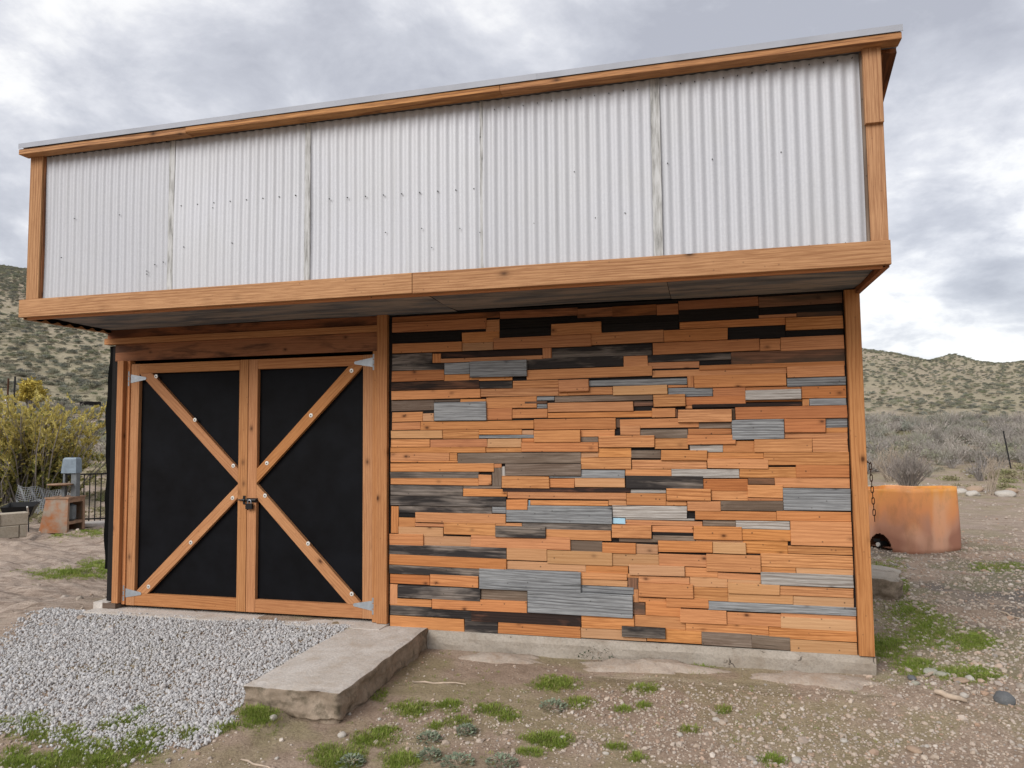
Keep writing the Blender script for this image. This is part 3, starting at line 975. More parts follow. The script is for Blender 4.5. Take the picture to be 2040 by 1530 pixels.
# barrel bolt and padlock
lb = MB()
lz = U(495, 996, -.01).z
lx = -4.935
lb.tube([(lx - .075, -.016, lz), (lx + .105, -.016, lz)], .006, 8)
lb.box((lx + .002, -.011, lz - .020), (lx + .108, -.0045, lz + .016))
lb.tube([(lx + .02, -.018, lz), (lx + .10, -.018, lz)], .011, 8)
lb.box((lx - .034, -.010, lz - .038), (lx - .012, -.0045, lz + .036))
lb.tube([(lx - .035, -.018, lz), (lx - .008, -.018, lz)], .012, 8)
lb.build('latch', MAT['iron'], dr)
pk = empty('padlock', (lx + .045, -.03, lz - .07), 'small black padlock hanging from the bolt of the double doors', 'padlock')
kb = MB()
kb.box((lx + .012, -.040, lz - .075), (lx + .075, -.018, lz - .028))
kb.tube([(lx + .022, -.03, lz - .083), (lx + .03, -.03, lz - .075)], [.004, .009], 6)
kb.build('lock_body', MAT['iron'], pk)
ks = MB()
ks.tube([(lx + .028, -.029, lz - .03)] + [(lx + .0435 - .0155 * math.cos(a), -.029, lz - .012 + .014 * math.sin(a)) for a in np.linspace(0, math.pi, 7)] + [(lx + .059, -.029, lz - .03)], .0035, 6)
ks.build('shackle', MAT['zinc'], pk)

# --- loft
PY = -.878           # sheet plane
loft = lumber('loft', XL + .07, XR - .05, SOF + .02, 3.86, DEP - 1.0, -.80, MAT['felt'], shed, c=0)
SOFP = [XL + .03, -3.0, -1.30, XR - .03]
for i in range(3):
    so = MB()
    z0 = SOF + .002 * (i % 2)
    x0, x1 = SOFP[i] + (.002 if i else 0), SOFP[i + 1] - .002
    nseg = 40
    V = []
    for k in range(nseg + 1):
        t_ = k / nseg
        xx = x0 + (x1 - x0) * t_
        for yy in (-.87, -.6, -.3, -.0):
            V.append((xx, yy, z0 + .006 * math.sin(yy * 9 + i) + .004 * math.sin(xx * 2.3 + yy * 5)))
    F = [(k * 4 + j, k * 4 + j + 1, (k + 1) * 4 + j + 1, (k + 1) * 4 + j) for k in range(nseg) for j in range(3)]
    so.add(V, F)
    so.build('soffit_panel', MAT['v'], loft)
# ragged corrugated edge hanging at the left end of the soffit
cl = MB()
V = []
for k in range(60):
    yy = -.86 + k * .86 / 59
    zz_ = .012 * math.sin(k * .75)
    V += [(XL + .035, yy, SOF - .022 + zz_), (XL + .035, yy, SOF + .02), (XL + .045, yy, SOF - .022 + zz_), (XL + .045, yy, SOF + .02)]
F = []
for k in range(59):
    a, c = k * 4, (k + 1) * 4
    F += [(a, a + 1, c + 1, c), (a + 2, c + 2, c + 3, a + 3), (a, c, c + 2, a + 2)]
cl.add(V, F)
cl.build('ragged_edge_sheet', MAT['felt'], loft)
# bottom fascia: two boards with a joint, backing board under them, side boards
FJ = U(821, 565, -.925).x
lumber('fascia_board', XL - .004, FJ - .0015, 2.533, 2.676, -.885, -.927, MAT['f'], loft)
lumber('fascia_board', FJ + .0015, .016, 2.531, 2.676, -.885, -.9245, MAT['f'], loft)
lumber('fascia_backer', XL + .01, XR - .01, 2.520, 2.60, -.845, -.883, MAT['q'], loft)
for xx, mm in ((XL - .002, 'f'), (XR - .022, 'h')):
    V, F = chamfer_box(.90, .036, .142)
    M = Matrix.Translation((xx + .018, -.433, 2.590)) @ Matrix.Rotation(R(90 if xx > -3 else -90), 4, 'Z')
    mesh('side_fascia', V, F, MAT[mm], loft, M)
# corner posts of the loft
pxl0, pxl1 = U(55, 500, -.915).x, U(79, 500, -.915).x
lumber('loft_post', pxl0, pxl1, 2.678, 3.855, -.87, -.917, MAT['f'], loft)
lumber('loft_post', -.088, .010, 2.678, 3.40, -.87, -.912, MAT['f'], loft)
lumber('loft_post', -.094, .008, 3.392, 3.857, -.90, -.938, MAT['f'], loft)
lumber('loft_post', -.088, .006, 3.405, 3.855, -.87, -.899, MAT['B'], loft)
lumber('loft_post_liner', -.104, -.089, 2.678, 3.855, -.84, -.902, MAT['B'], loft)
lumber('loft_post_liner', pxl1 + .001, pxl1 + .012, 2.678, 3.855, -.84, -.900, MAT['h'], loft)
# corrugated sheets
edges = [(79, 348), (348, 619), (619, 963), (963, 1318), (1318, 1724)]
PIT = .0706
for i, (a, c) in enumerate(edges):
    x0, x1 = U(a, 430, PY).x, U(c, 400, PY).x
    lap = (.034, .030, .008, .044, 0)[i]
    xe = x1 - lap
    V, F = [], []
    nu = int((xe - x0) / PIT * 10)
    nv = 7
    yo = PY - .004 * (i % 2)
    ph = random.random() * 6
    for k in range(nu + 1):
        xx = x0 + (xe - x0) * k / nu
        for j in range(nv):
            zz_ = 2.66 + (3.858 - 2.66) * j / (nv - 1)
            amp = .0056 * (1 + .12 * math.sin(xx * 3 + i))
            sh = math.sin(2 * math.pi * (xx - x0) / PIT + ph)
            sh = math.copysign(abs(sh) ** .8, sh)
            V.append((xx, yo - amp * sh + .004 * math.sin(zz_ * 4 + xx * 1.7 + i), zz_))
    for k in range(nu):
        for j in range(nv - 1):
            F.append((k * nv + j, (k + 1) * nv + j, (k + 1) * nv + j + 1, k * nv + j + 1))
    ctr = Vector(((x0 + xe) / 2, yo, 3.26))
    sh_o = mesh('corrugated_sheet', [Vector(v) - ctr for v in V], F, MAT['tin'], loft, Matrix.Translation(ctr), True)
    if lap:
        lp = MB()
        V = []
        for j in range(24):
            zz_ = 2.66 + (3.858 - 2.66) * j / 23
            w1 = .0015 * math.sin(j * 1.9 + i)
            V += [(xe - .012 + w1, yo - .0115, zz_), (xe + lap * .45, yo - .009, zz_), (x1 + .002, yo - .0105, zz_), (x1 + .003, yo + .004, zz_)]
        F = [(j * 4 + q_, j * 4 + q_ + 1, (j + 1) * 4 + q_ + 1, (j + 1) * 4 + q_) for j in range(23) for q_ in range(3)]
        ctr = Vector((x1, yo, 3.26))
        mesh('lap_seam', [Vector(v) - ctr for v in V], F, MAT['seam'], sh_o, Matrix.Translation(ctr))
# nail heads and old nail holes on the sheets
nh = MB()


def nail(px, py, r_=.006):
    r_ *= .52
    p = U(px, py, PY - .0105)
    nh.tube([(p.x, PY - .014, p.z), (p.x, PY - .004, p.z)], r_, 6)


for k in range(12):
    nail(110 + k * 20 + random.uniform(-4, 4), 312 - k * 2.7)
for k in range(8):
    nail(361 + k * 32.5, 410 - k * 3, .008)
for k in range(9):
    nail(656 + k * 36, 396 - k * 2.5, .008)
for k in range(26):
    nail(985 + k * 28.5, 219 - k * 4.1 + random.uniform(-2, 2))
for q_ in ((148, 435), (238, 428), (122, 513), (462, 484), (366, 492), (424, 414), (840, 455), (768, 463), (916, 455), (956, 463), (1144, 342), (1064, 445), (1186, 434), (1330, 325), (1419, 317), (1556, 303), (1245, 424), (325, 522), (308, 527), (292, 546), (292, 540), (957, 273), (860, 493)):
    nail(*q_, .0065)
for k in range(20):
    nail(1000 + k * 36, 533 - k * 2.6, .005)
tag(nh.build('nail_heads', MAT['iron'], loft), kind='stuff')

# --- roof
SL = math.tan(R(21))
RX0, RX1 = XL + .035, .112
roof = MB()
ry0, ry1 = -1.010, DEP + .1


def rz(yy):
    return 3.934 - (yy - ry0) * SL


nxr = int((RX1 - RX0) / .05)
V = []
for k in range(nxr + 1):
    xx = RX0 + (RX1 - RX0) * k / nxr
    d_ = .004 * (k % 2)
    V += [(xx, ry0, rz(ry0) + d_), (xx, ry1, rz(ry1) + d_), (xx, ry0 + .006, rz(ry0) - .006), (xx, ry1, rz(ry1) - .006)]
F = []
for k in range(nxr):
    a, c = k * 4, (k + 1) * 4
    F += [(a, c, c + 1, a + 1), (a + 2, a + 3, c + 3, c + 2), (a, a + 2, c + 2, c), (a + 1, c + 1, c + 3, a + 3)]
F += [(0, 1, 3, 2), (nxr * 4, nxr * 4 + 2, nxr * 4 + 3, nxr * 4 + 1)]
roof.add(V, F)
roof = roof.build('roof', MAT['edge_metal'], shed)
# metal drip edge along the front in three lengths
for a, c, dz in ((RX0 - .002, -4.35, 0), (-4.352, -2.1, .002), (-2.102, RX1 + .002, .001)):
    e = MB()
    e.box((a, -1.0135 - dz, 3.8985 - dz * .3), (c, -1.0105, 3.9375 + dz))
    e.build('drip_edge', MAT['edge_metal'], roof)
j1, j2 = U(370, 262, -1.0).x, U(996, 186, -1.0).x
for a, c, dz, dy in ((RX0 - .012, j1 - .001, -.003, .006), (j1 + .001, j2 - .001, 0, 0), (j2 + .001, RX1 - .004, 0, .001)):
    lumber('roof_board', a, c, 3.857 + dz, 3.897 + dz * .3, -.906, -1.006 + dy, MAT['F'], roof)
# rake boards down the sides under the roof metal
for xx in (RX1 - .052, RX0 + .048):
    ln = (ry1 - ry0 - .15) / math.cos(R(21))
    V, F = chamfer_box(ln, .038, .095)
    yc = (ry0 + .12 + ry1) / 2
    M = Matrix.Translation((xx, yc, rz(yc) - .030)) @ Matrix.Rotation(R(-90), 4, 'Z') @ Matrix.Rotation(R(-21), 4, 'Y') @ Matrix.Rotation(R(90), 4, 'X')
    M = Matrix.Translation((xx, yc, rz(yc) - .033)) @ Matrix.Rotation(R(-21), 4, 'X') @ Matrix.Rotation(R(90), 4, 'Z') @ Matrix.Rotation(R(90), 4, 'X')
    mesh('rake_board', V, F, MAT['h'], roof, M)
dk = MB()
V = [(XL + .02, -.86, rz(-.86) - .02), (XR + .02, -.86, rz(-.86) - .02), (XR + .02, ry1 - .02, rz(ry1 - .02) - .02), (XL + .02, ry1 - .02, rz(ry1 - .02) - .02)]
V += [(a, b, c - .018) for a, b, c in V]
dk.add(V, [(0, 1, 2, 3), (7, 6, 5, 4), (0, 4, 5, 1), (1, 5, 6, 2), (2, 6, 7, 3), (3, 7, 4, 0)])
dk.build('roof_deck', MAT['h'], roof)

# --- black felt on the left side wall, standing off in wrinkles; felt edge on the right
for side in (0, 1):
    V, F = [], []
    nn_, mm_ = 40, 8
    zb_, zt_ = (.36, 2.40) if side == 0 else (.02, SOF)
    for j in range(nn_ + 1):
        zz_ = zb_ + (zt_ - zb_) * j / nn_
        for k in range(mm_ + 1):
            yy = .012 + (DEP - .1) * (k / mm_) ** 2
            if side == 0:
                wob = -.012 + .014 * math.sin(zz_ * 2.1 + 1) + .008 * math.sin(zz_ * 6.3) + .006 * math.sin(zz_ * 17) + .01 * math.sin(yy * 5)
                V.append((XL + .028 - .045 * (1 - zz_ / 2.4) * .3 + wob, yy, zz_))
            else:
                V.append((.006 + .008 * (1 if j % 2 else .3), yy + .02, zz_))
    V2 = [(XL + .075 if side == 0 else -.004, b, c) for a, b, c in V]
    n0 = len(V)
    w_ = mm_ + 1
    for j in range(nn_):
        for k in range(mm_):
            q_ = (j * w_ + k, j * w_ + k + 1, (j + 1) * w_ + k + 1, (j + 1) * w_ + k)
            F += [q_, tuple(n0 + i for i in reversed(q_))]
    for j in range(nn_):
        F.append((j * w_, (j + 1) * w_, n0 + (j + 1) * w_, n0 + j * w_))
    for k in range(mm_):
        F.append((k, n0 + k, n0 + k + 1, k + 1))
    mesh('felt_sheet', V + V2, F, MAT['felt'], shed)

# --- rusty chain on the right hand wall
ch = empty('rusty_chain', (.06, .1, 1.0), 'rusty chain hanging beside the right corner post of the shed', 'chain')
ctop = U(1727, 921, .10)
hk = MB()
hk.tube([(.0, .10, ctop.z + .02), (.03, .10, ctop.z + .008), (.052, .10, ctop.z - .01), (.058, .10, ctop.z + .002)], .005, 6)
hk.build('hook', MAT['rust'], ch)
lk = MB()
pts = []
for k in range(17):
    a = 2 * math.pi * k / 16
    pts.append((.009 * math.cos(a), 0, .011 * math.sin(a) + math.copysign(.013, math.sin(a)) if abs(math.sin(a)) > 1e-6 else 0))
lk.tube(pts, .0032, 5, cap=False)
l0 = None
for k in range(10):
    M = Matrix.Translation((.054 + .0015 * k, .10, ctop.z - .03 - k * .0405)) @ Matrix.Rotation(R(78 if k % 2 else 8), 4, 'Z')
    if l0 is None:
        l0 = lk.build('link', MAT['rust'], ch, M, True)
    else:
        put(bpy.data.objects.new('link', l0.data), M, ch)

# ------------------------------------------------------------------ loose things round the shed


def lumpy(name, lx, ly, lz, mat, parent=None, M=None, amp=.03, seed=0, top_flat=True, sub=10, mats2=None):
    """broken concrete block: subdivided box with rough sides and a flatter top"""
    bm = bmesh.new()
    bmesh.ops.create_cube(bm, size=1)
    bmesh.ops.scale(bm, vec=(lx, ly, lz), verts=bm.verts)
    bmesh.ops.subdivide_edges(bm, edges=bm.edges, cuts=sub, use_grid_fill=True)
    bm.normal_update()
    P = np.array([v.co for v in bm.verts])
    f = 9.0
    n1_ = fbm(P[:, 0] * f + P[:, 2] * 3 + seed, P[:, 1] * f - P[:, 2] * 4 + seed, 4) - .5
    n2_ = fbm(P[:, 1] * f + seed + 9, P[:, 2] * f * 1.4 + P[:, 0] * 2, 4) - .5
    n3_ = fbm(P[:, 0] * f * .8 + seed + 31, P[:, 2] * f * 1.3 + P[:, 1] * 2.2, 4) - .5
    for v, a, b_, c in zip(bm.verts, n1_, n2_, n3_):
        z = v.co.z / lz + .5
        k = 1 if not top_flat else (1 - .82 * sm(.86, 1, z))
        ex = abs(v.co.x) > lx * .499
        ey = abs(v.co.y) > ly * .499
        v.co.x += amp * 2 * float(b_) * k * (1 if ex else .3)
        v.co.y += amp * 2 * float(c) * k * (1 if ey else .3)
        v.co.z += amp * 1.6 * float(a) * (k if z > .5 else 1.3)
        if z > .999 and (ex or ey):
            v.co.z -= amp * (.25 + .9 * max(0, float(a)))
            v.co.x *= 1 - .012 / lx
            v.co.y *= 1 - .012 / ly
        if z < .2:
            v.co.x *= 1 - .05 * (1 - z)
            v.co.y *= 1 - .03 * (1 - z)
    me = bpy.data.meshes.new(name)
    bm.normal_update()
    for p in bm.faces:
        p.smooth = True
        if mats2 is not None:
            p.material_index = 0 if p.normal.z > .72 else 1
    bm.to_mesh(me)
    bm.free()
    for m_ in ([mat] if mats2 is None else [mat, mats2]):
        me.materials.append(m_)
    return put(bpy.data.objects.new(name, me), M if M is not None else Matrix.Identity(4), parent)


a_ = math.atan2(-.155, .66)
sl = lumpy('concrete_slab', .645, 1.545, .21, MAT['slab_top'], None, Matrix.Translation((-3.572, -.785, -.0845)) @ Matrix.Rotation(R(1.2), 4, 'Z'), .034, 3, True, 26, MAT['slab_side'])
tag(sl, 'long broken concrete slab edging the gravel ramp below the doors', 'slab')
p = G(1760, 1178)
ft = lumpy('concrete_chunk', 1.15, .75, .27, MAT['conc'], None, Matrix.Translation((.27, 3.02, gz1(.3, 3.0) + .12)) @ Matrix.Rotation(R(-14), 4, 'Z') @ Matrix.Rotation(R(5), 4, 'Y'), .065, 8, True, 16, MAT['slab_side'])
tag(ft, 'rough grey concrete chunk lying behind the right corner of the shed', 'concrete')

# low concrete spill along the foot of the foundation


def spill(name, cx, cy, rx, ry, h, label):
    V, F = [], []
    nr, na = 8, 40
    for i in range(nr + 1):
        q = i / nr
        for k in range(na):
            a = 2 * math.pi * k / na
            wob = 1 + .55 * (float(fbm(np.array([math.cos(a) * 2 + cx * 7]), np.array([math.sin(a) * 2 + cy]), 3)[0]) - .5) * 2
            xx, yy = cx + rx * q * wob * math.cos(a), cy + ry * q * wob * math.sin(a)
            V.append([xx, min(yy, -.03), 0, q])
    P = np.array(V)
    Z = gz(P[:, 0], P[:, 1]) + h * (1 - P[:, 3] ** 2.2) * (.6 + .8 * fbm(P[:, 0] * 6, P[:, 1] * 6, 3)) - .05 * P[:, 3] ** 3 + .035 * (fbm(P[:, 0] * 9, P[:, 1] * 9, 3) - .5)
    V = [(v[0], v[1], z) for v, z in zip(V, Z)]
    F = [(i * na + k, i * na + (k + 1) % na, (i + 1) * na + (k + 1) % na, (i + 1) * na + k)[::-1] for i in range(nr) for k in range(na)]
    return tag(mesh(name, V, F, MAT['spill'], smooth=True), label, 'concrete', None, 'structure')


MAT['spill'] = concrete_mat('spilled_concrete', (.42, .36, .305), (.35, .28, .225), (.30, .225, .165), 7.0, .9)
spill('concrete_spill', -2.62, -.14, .55, .17, .03, 'thin pale concrete spill beside the long slab under the plank wall')
spill('concrete_spill', -1.55, -.13, .62, .17, .045, 'lumpy concrete spill under the middle of the plank wall')
spill('concrete_spill', -.42, -.17, .55, .20, .03, 'pale concrete spill round the right corner of the foundation')

# orange plastic tank with the top cut away
tank_p = G(1832, 1106)


def tank():
    hd = Vector((tank_p.x - CAM.x, tank_p.y - CAM.y, 0)).normalized()
    rr = Vector((hd.y, -hd.x, 0))
    ang = R(40)
    ax = -(rr * math.cos(ang)) + hd * math.sin(ang)      # left face runs this way from the near corner
    ay = rr * math.sin(ang) + hd * math.cos(ang)         # right face
    Lx, Ly, H = 1.22, 1.02, .875
    o = empty('plastic_tank', (tank_p.x, tank_p.y, tank_p.z), 'cut open orange plastic tank with arched drain recess standing in the yard', 'tank')
    org = Vector((tank_p.x, tank_p.y, 0)) - (ax + ay) * .04 - rr * .09
    rc = .12
    outl = []
    for cxx, cyy, a0 in ((rc, rc, 180), (Lx - rc, rc, 270), (Lx - rc, Ly - rc, 0), (rc, Ly - rc, 90)):
        for k in range(9):
            a = R(a0 + k * 90 / 8)
            outl.append((cxx + rc * math.cos(a), cyy + rc * math.sin(a)))
    dense = []
    for i in range(len(outl)):
        p0, p1 = outl[i], outl[(i + 1) % len(outl)]
        dd = math.hypot(p1[0] - p0[0], p1[1] - p0[1])
        nn_ = max(1, int(dd / .018))
        for k in range(nn_):
            dense.append((p0[0] + (p1[0] - p0[0]) * k / nn_, p0[1] + (p1[1] - p0[1]) * k / nn_))
    n_ = len(dense)
    zs = np.concatenate([np.linspace(0, .26, 20), np.linspace(.29, H, 16)])
    z0 = tank_p.z - .01

    def pt(u, v, z, inset=0.0):
        cu, cv_ = Lx / 2, Ly / 2
        s = 1 - inset
        # sun-softened walls belly in and out a little
        k = .018 * math.sin(3.1 * u + 2.2 * v + 1.5 * z * 2) * (z / H)
        du, dv = (u - cu), (v - cv_)
        L_ = math.hypot(du, dv)
        w_ = org + ax * (cu + du * s * (1 + k / L_)) + ay * (cv_ + dv * s * (1 + k / L_))
        return Vector((w_.x, w_.y, z0 + z))
    V, F = [], []
    ac, aw, ah = .52, .20, .24        # drain recess on the left face: centre, half width, height
    for lay in (0, 1):
        for z in zs:
            for u, v in dense:
                rim = z
                if z > H * .96:
                    rim = z + .018 * math.sin(u * 4 + 1) + .012 * math.sin(v * 7) - .02 * (u / Lx)
                bot = .035 * max(0, 1 - z / .07) ** 2
                V.append(pt(u, v, rim, .008 * lay + bot))
    m_ = len(zs)
    hole = set()
    for lay in (0, 1):
        b0 = lay * m_ * n_
        for i in range(m_ - 1):
            zc = (zs[i] + zs[i + 1]) / 2
            for k in range(n_):
                u = (dense[k][0] + dense[(k + 1) % n_][0]) / 2
                v = (dense[k][1] + dense[(k + 1) % n_][1]) / 2
                if v < .03 and abs(u - ac) < aw and zc < ah * math.sqrt(max(0, 1 - ((u - ac) / aw) ** 2)):
                    continue
                q = (b0 + i * n_ + k, b0 + i * n_ + (k + 1) % n_, b0 + (i + 1) * n_ + (k + 1) % n_, b0 + (i + 1) * n_ + k)
                F.append(q if lay == 0 else tuple(reversed(q)))
    for k in range(n_):
        a = (m_ - 1) * n_
        b1 = m_ * n_ + a
        F.append((a + k, a + (k + 1) % n_, b1 + (k + 1) % n_, b1 + k))
    body = mesh('tank_body', V, F, MAT['tank'], o, None, True)
    V = [pt(u, v, .05, .05) for u, v in dense]
    mesh('tank_floor', V, [tuple(range(n_))], MAT['tank'], o)
    # recess wall behind the arch
    V, F = [], []
    na_ = 14
    for d_ in (0.004, .16):
        for k in range(na_ + 1):
            a = math.pi * k / na_
            u = ac - (aw + .01) * math.cos(a)
            w_ = org + ax * u + ay * (d_ + .01)
            V.append((w_.x, w_.y, z0 + (ah + .012) * math.sin(a)))
    for k in range(na_):
        F.append((k, k + 1, na_ + 2 + k, na_ + 1 + k))
    F.append(tuple(range(na_ + 1, 2 * na_ + 2)))
    mesh('drain_recess', V, F, MAT['tank_in'], o)
    vb = MB()
    wv = org + ax * (ac + .02) + ay * .12
    vo_ = org + ax * (ac + .02) + ay * -.01
    vb.tube([(wv.x, wv.y, z0 + .085), (vo_.x, vo_.y, z0 + .085)], .045, 12)
    vb.box((vo_.x - .05, vo_.y + .03, z0 + .12), (vo_.x + .03, vo_.y + .06, z0 + .16))
    vl_ = vb.build('drain_valve', MAT['iron'], o)
    cb = MB()
    w1 = org + ax * (ac + .02) - ay * .011
    w2 = org + ax * (ac + .02) - ay * .03
    cb.tube([(w1.x, w1.y, z0 + .085), (w2.x, w2.y, z0 + .085)], .030, 12)
    cb.build('valve_cap', MAT['washer'], vl_)
    # sticker
    st = MB()

    def q4(u0, u1, za, zb, dy, mi):
        c_ = [pt(u, 0.0, z) - ay * dy for u, z in ((u1, za), (u0, za), (u0, zb), (u1, zb))]
        st.add(c_, [(0, 1, 2, 3)], mi)
    q4(.78, .95, .33, .49, .004, 0)
    for k, (u0, u1, za) in enumerate(((.80, .93, .45), (.81, .91, .415), (.82, .93, .38), (.80, .90, .345))):
        q4(u0, u1, za, za + .018, .0055, 1)
    st.build('warning_sticker', [MAT['sticker_red'], MAT['sticker_white']], o)
    return o


MAT['sticker_red'] = plain('sticker_red', (.62, .05, .07), .5)
MAT['sticker_white'] = plain('sticker_white', (.75, .7, .7), .5)
MAT['tank_in'] = plain('tank_recess', (.10, .045, .025), .7)


def tank_mat():
    m, t, b = newmat('orange_tank_plastic', .42, 0, .35)
    g = N(t, 'ShaderNodeNewGeometry')
    v = g.outputs['Position']
    mp_ = N(t, 'ShaderNodeMapping')
    mp_.inputs['Scale'].default_value = (1, 1, .55)
    t.links.new(v, mp_.inputs[0])
    n1_ = noise(t, mp_.outputs[0], 1.9, 2.0, .45, .6)
    n2_ = noise(t, mp_.outputs[0], 5.0, 5.0, .6)
    sp = N(t, 'ShaderNodeSeparateXYZ')
    t.links.new(v, sp.inputs[0])
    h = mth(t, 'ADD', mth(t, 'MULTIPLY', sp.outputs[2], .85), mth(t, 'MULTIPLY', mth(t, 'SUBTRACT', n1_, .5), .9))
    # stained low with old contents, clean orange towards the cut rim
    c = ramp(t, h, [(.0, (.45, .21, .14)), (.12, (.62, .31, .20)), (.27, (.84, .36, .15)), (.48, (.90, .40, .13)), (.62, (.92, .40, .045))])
    c = mixc(t, ramp(t, n1_, [(.47, g3(0)), (.58, g3(.5))]), c, (.88, .55, .38))
    c = mixc(t, mth(t, 'MULTIPLY', ramp(t, n2_, [(.5, g3(0)), (.7, g3(1))]), .35), c, (.30, .15, .08))
    t.links.new(c, b.inputs['Base Color'])
    tr = N(t, 'ShaderNodeBsdfTranslucent')
    t.links.new(c, tr.inputs[0])
    mx = N(t, 'ShaderNodeMixShader', i_Fac=.18)
    t.links.new(b.outputs[0], mx.inputs[1])
    t.links.new(tr.outputs[0], mx.inputs[2])
    t.links.new(mx.outputs[0], t.nodes['Material Output'].inputs[0])
    return m


MAT['tank'] = tank_mat()
tank()

# ---- left: band saw on a rusty stand, blocks, wheelbarrow, fence, wire rolls, paving slab
BAX = Vector((-12.0, 4.6, 0))
hdL = Vector((G(130, 1060).x - CAM.x, G(130, 1060).y - CAM.y, 0)).normalized()
rrL = Vector((hdL.y, -hdL.x, 0))


def local(px, py):
    """frame at a ground pixel: x to the right of the line of sight, y away"""
    p = G(px, py)
    h = Vector((p.x - CAM.x, p.y - CAM.y, 0)).normalized()
    r_ = Vector((h.y, -h.x, 0))
    M = Matrix(((r_.x, h.x, 0, p.x), (r_.y, h.y, 0, p.y), (0, 0, 1, p.z), (0, 0, 0, 1)))
    d = math.hypot(p.x - CAM.x, p.y - CAM.y)
    return p, M, d, d / FPX * 1.12


MAT['machine'] = plain('grey_blue_enamel', (.20, .25, .30), .5, .1, 12, .25)
MAT['machine2'] = plain('grey_cast_iron', (.16, .175, .185), .55, .2, 12, .3)
MAT['rustface'] = plain('rusted_sheet_steel', (.30, .25, .20), .8, .1, 4.5, .3, 0, .3, (.33, .12, .04))
MAT['rusttop'] = plain('rusty_table', (.36, .22, .14), .7, .2, 9, .4)


def bandsaw():
    p, M, d, s = local(134, 1062)
    o = empty('band_saw', p, 'grey metal workshop machine with round table on a rusty stand by the yellow bush', 'machine')
    ang = R(-33)
    Mr = M @ Matrix.Rotation(ang, 4, 'Z') @ Matrix.Diagonal((.80, .80, .82, 1))
    H = .72
    W1, W2 = .56, .60

    def plate(name, pts, th, mat):
        b = MB()
        pts = [Vector(q) for q in pts]
        nrm = (pts[1] - pts[0]).cross(pts[2] - pts[0]).normalized() * th
        n_ = len(pts)
        b.add(pts + [q - nrm for q in pts], [tuple(range(n_)), tuple(reversed(range(n_, 2 * n_)))] + [(i, n_ + i, n_ + (i + 1) % n_, (i + 1) % n_) for i in range(n_)])
        return b.build(name, mat, o, Mr)
    # left face (x from -W1 to 0 at y=0) flared at the foot, right face open with a shelf (x=0, y 0..W2)
    f = .07
    plate('stand_panel', [(-W1 - f, -f * .3, 0), (0, -f * .3, 0), (0, 0, H), (-W1 + .06, 0, H)], .012, MAT['rustface'])
    plate('stand_panel', [(-W1 - f, W2, 0), (-W1 - f, 0, 0), (-W1 + .06, 0, H), (-W1 + .06, W2, H)], .012, MAT['rustface'])
    plate('stand_panel', [(0, W2 + f * .3, 0), (-W1 - f, W2 + f * .3, 0), (-W1 + .06, W2, H), (0, W2, H)], .012, MAT['rustface'])
    b = MB()
    b.box((-W1 + .04, -.02, H), (.02, W2 + .02, H + .03))
    b.build('stand_top', MAT['rusttop'], o, Mr)
    b = MB()
    b.box((-.03, .0, .02), (.0, .05, H))
    b.box((-.03, W2 - .07, .02), (.0, W2, H))
    b.box((-.03, .05, H - .09), (.0, W2 - .07, H))
    b.build('stand_frame', MAT['rusttop'], o, Mr)
    b = MB()
    b.box((-W1 + .02, .02, .17), (-.005, W2 - .02, .23))
    b.build('shelf', MAT['rusttop'], o, Mr)
    b = MB()
    b.tube([(-.16, .30, .235), (-.16, .30, .27), (-.16, .30, .55), (-.16, .30, .60)], [.10, .13, .13, .05], 12)
    b.build('motor', MAT['machine2'], o, Mr)
    # machine body
    z0 = H + .03
    b = MB()
    b.box((-.12, .26, z0), (.0, .40, z0 + .62))
    b.build('column', MAT['machine2'], o, Mr)
    b = MB()
    b.box((-.30, .22, z0), (-.235, .29, z0 + .24))
    b.build('table_post', MAT['machine2'], o, Mr)
    b = MB()
    b.tube([(-.33, .24, z0 + .24), (-.33, .24, z0 + .262), (-.33, .24, z0 + .275)], [.22, .275, .27], 20)
    b.build('round_table', MAT['rusttop'], o, Mr)
    b = MB()
    V = []
    for (xa, xb, ya, yb, z) in ((-.33, .01, .22, .44, z0 + .50), (-.30, .0, .23, .43, z0 + .80), (-.27, -.02, .25, .41, z0 + .835)):
        V += [(xa, ya, z), (xb, ya, z), (xb, yb, z), (xa, yb, z)]
    F = [(3, 2, 1, 0), (8, 9, 10, 11)]
    for l_ in (0, 4):
        for k in range(4):
            F.append((l_ + k, l_ + (k + 1) % 4, l_ + 4 + (k + 1) % 4, l_ + 4 + k))
    b.add(V, F)
    hd_ = b.build('head_cover', MAT['machine'], o, Mr)
    b = MB()
    b.tube([(-.15, .33, z0 + .835), (-.15, .33, z0 + .86)], [.03, .02], 8)
    b.build('knob', MAT['iron'], hd_, Mr)
    b = MB()
    b.box((-.29, .24, z0 + .29), (-.25, .28, z0 + .50))
    b.build('blade_guide', MAT['machine2'], o, Mr)
    return o


bandsaw()


BP = local(24, 1073)
for dx, wd, zz_, lab in ((.03, .40, .205, 'tan concrete block, topmost of the stack beside the wheelbarrow'), (-.38, .40, .205, 'upper tan concrete block away from the wheelbarrow'),
                         (-.10, .40, 0.0, 'lower tan concrete block carrying the topmost block'), (.16, .11, .0, 'narrow tan end block in the lower course by the wheelbarrow'), (-.52, .40, .0, 'lower tan concrete block at the far end of the stack')):
    V, F = chamfer_box(wd - .006, .20, .202, .012)
    o = mesh('concrete_block', V, F, MAT['block'], None, BP[1] @ Matrix.Rotation(R(14), 4, 'Z') @ Matrix.Translation((dx, .11 + random.uniform(-.01, .01), .103 + zz_)))
    tag(o, lab, 'block', 'tan blocks stacked at the yard edge')


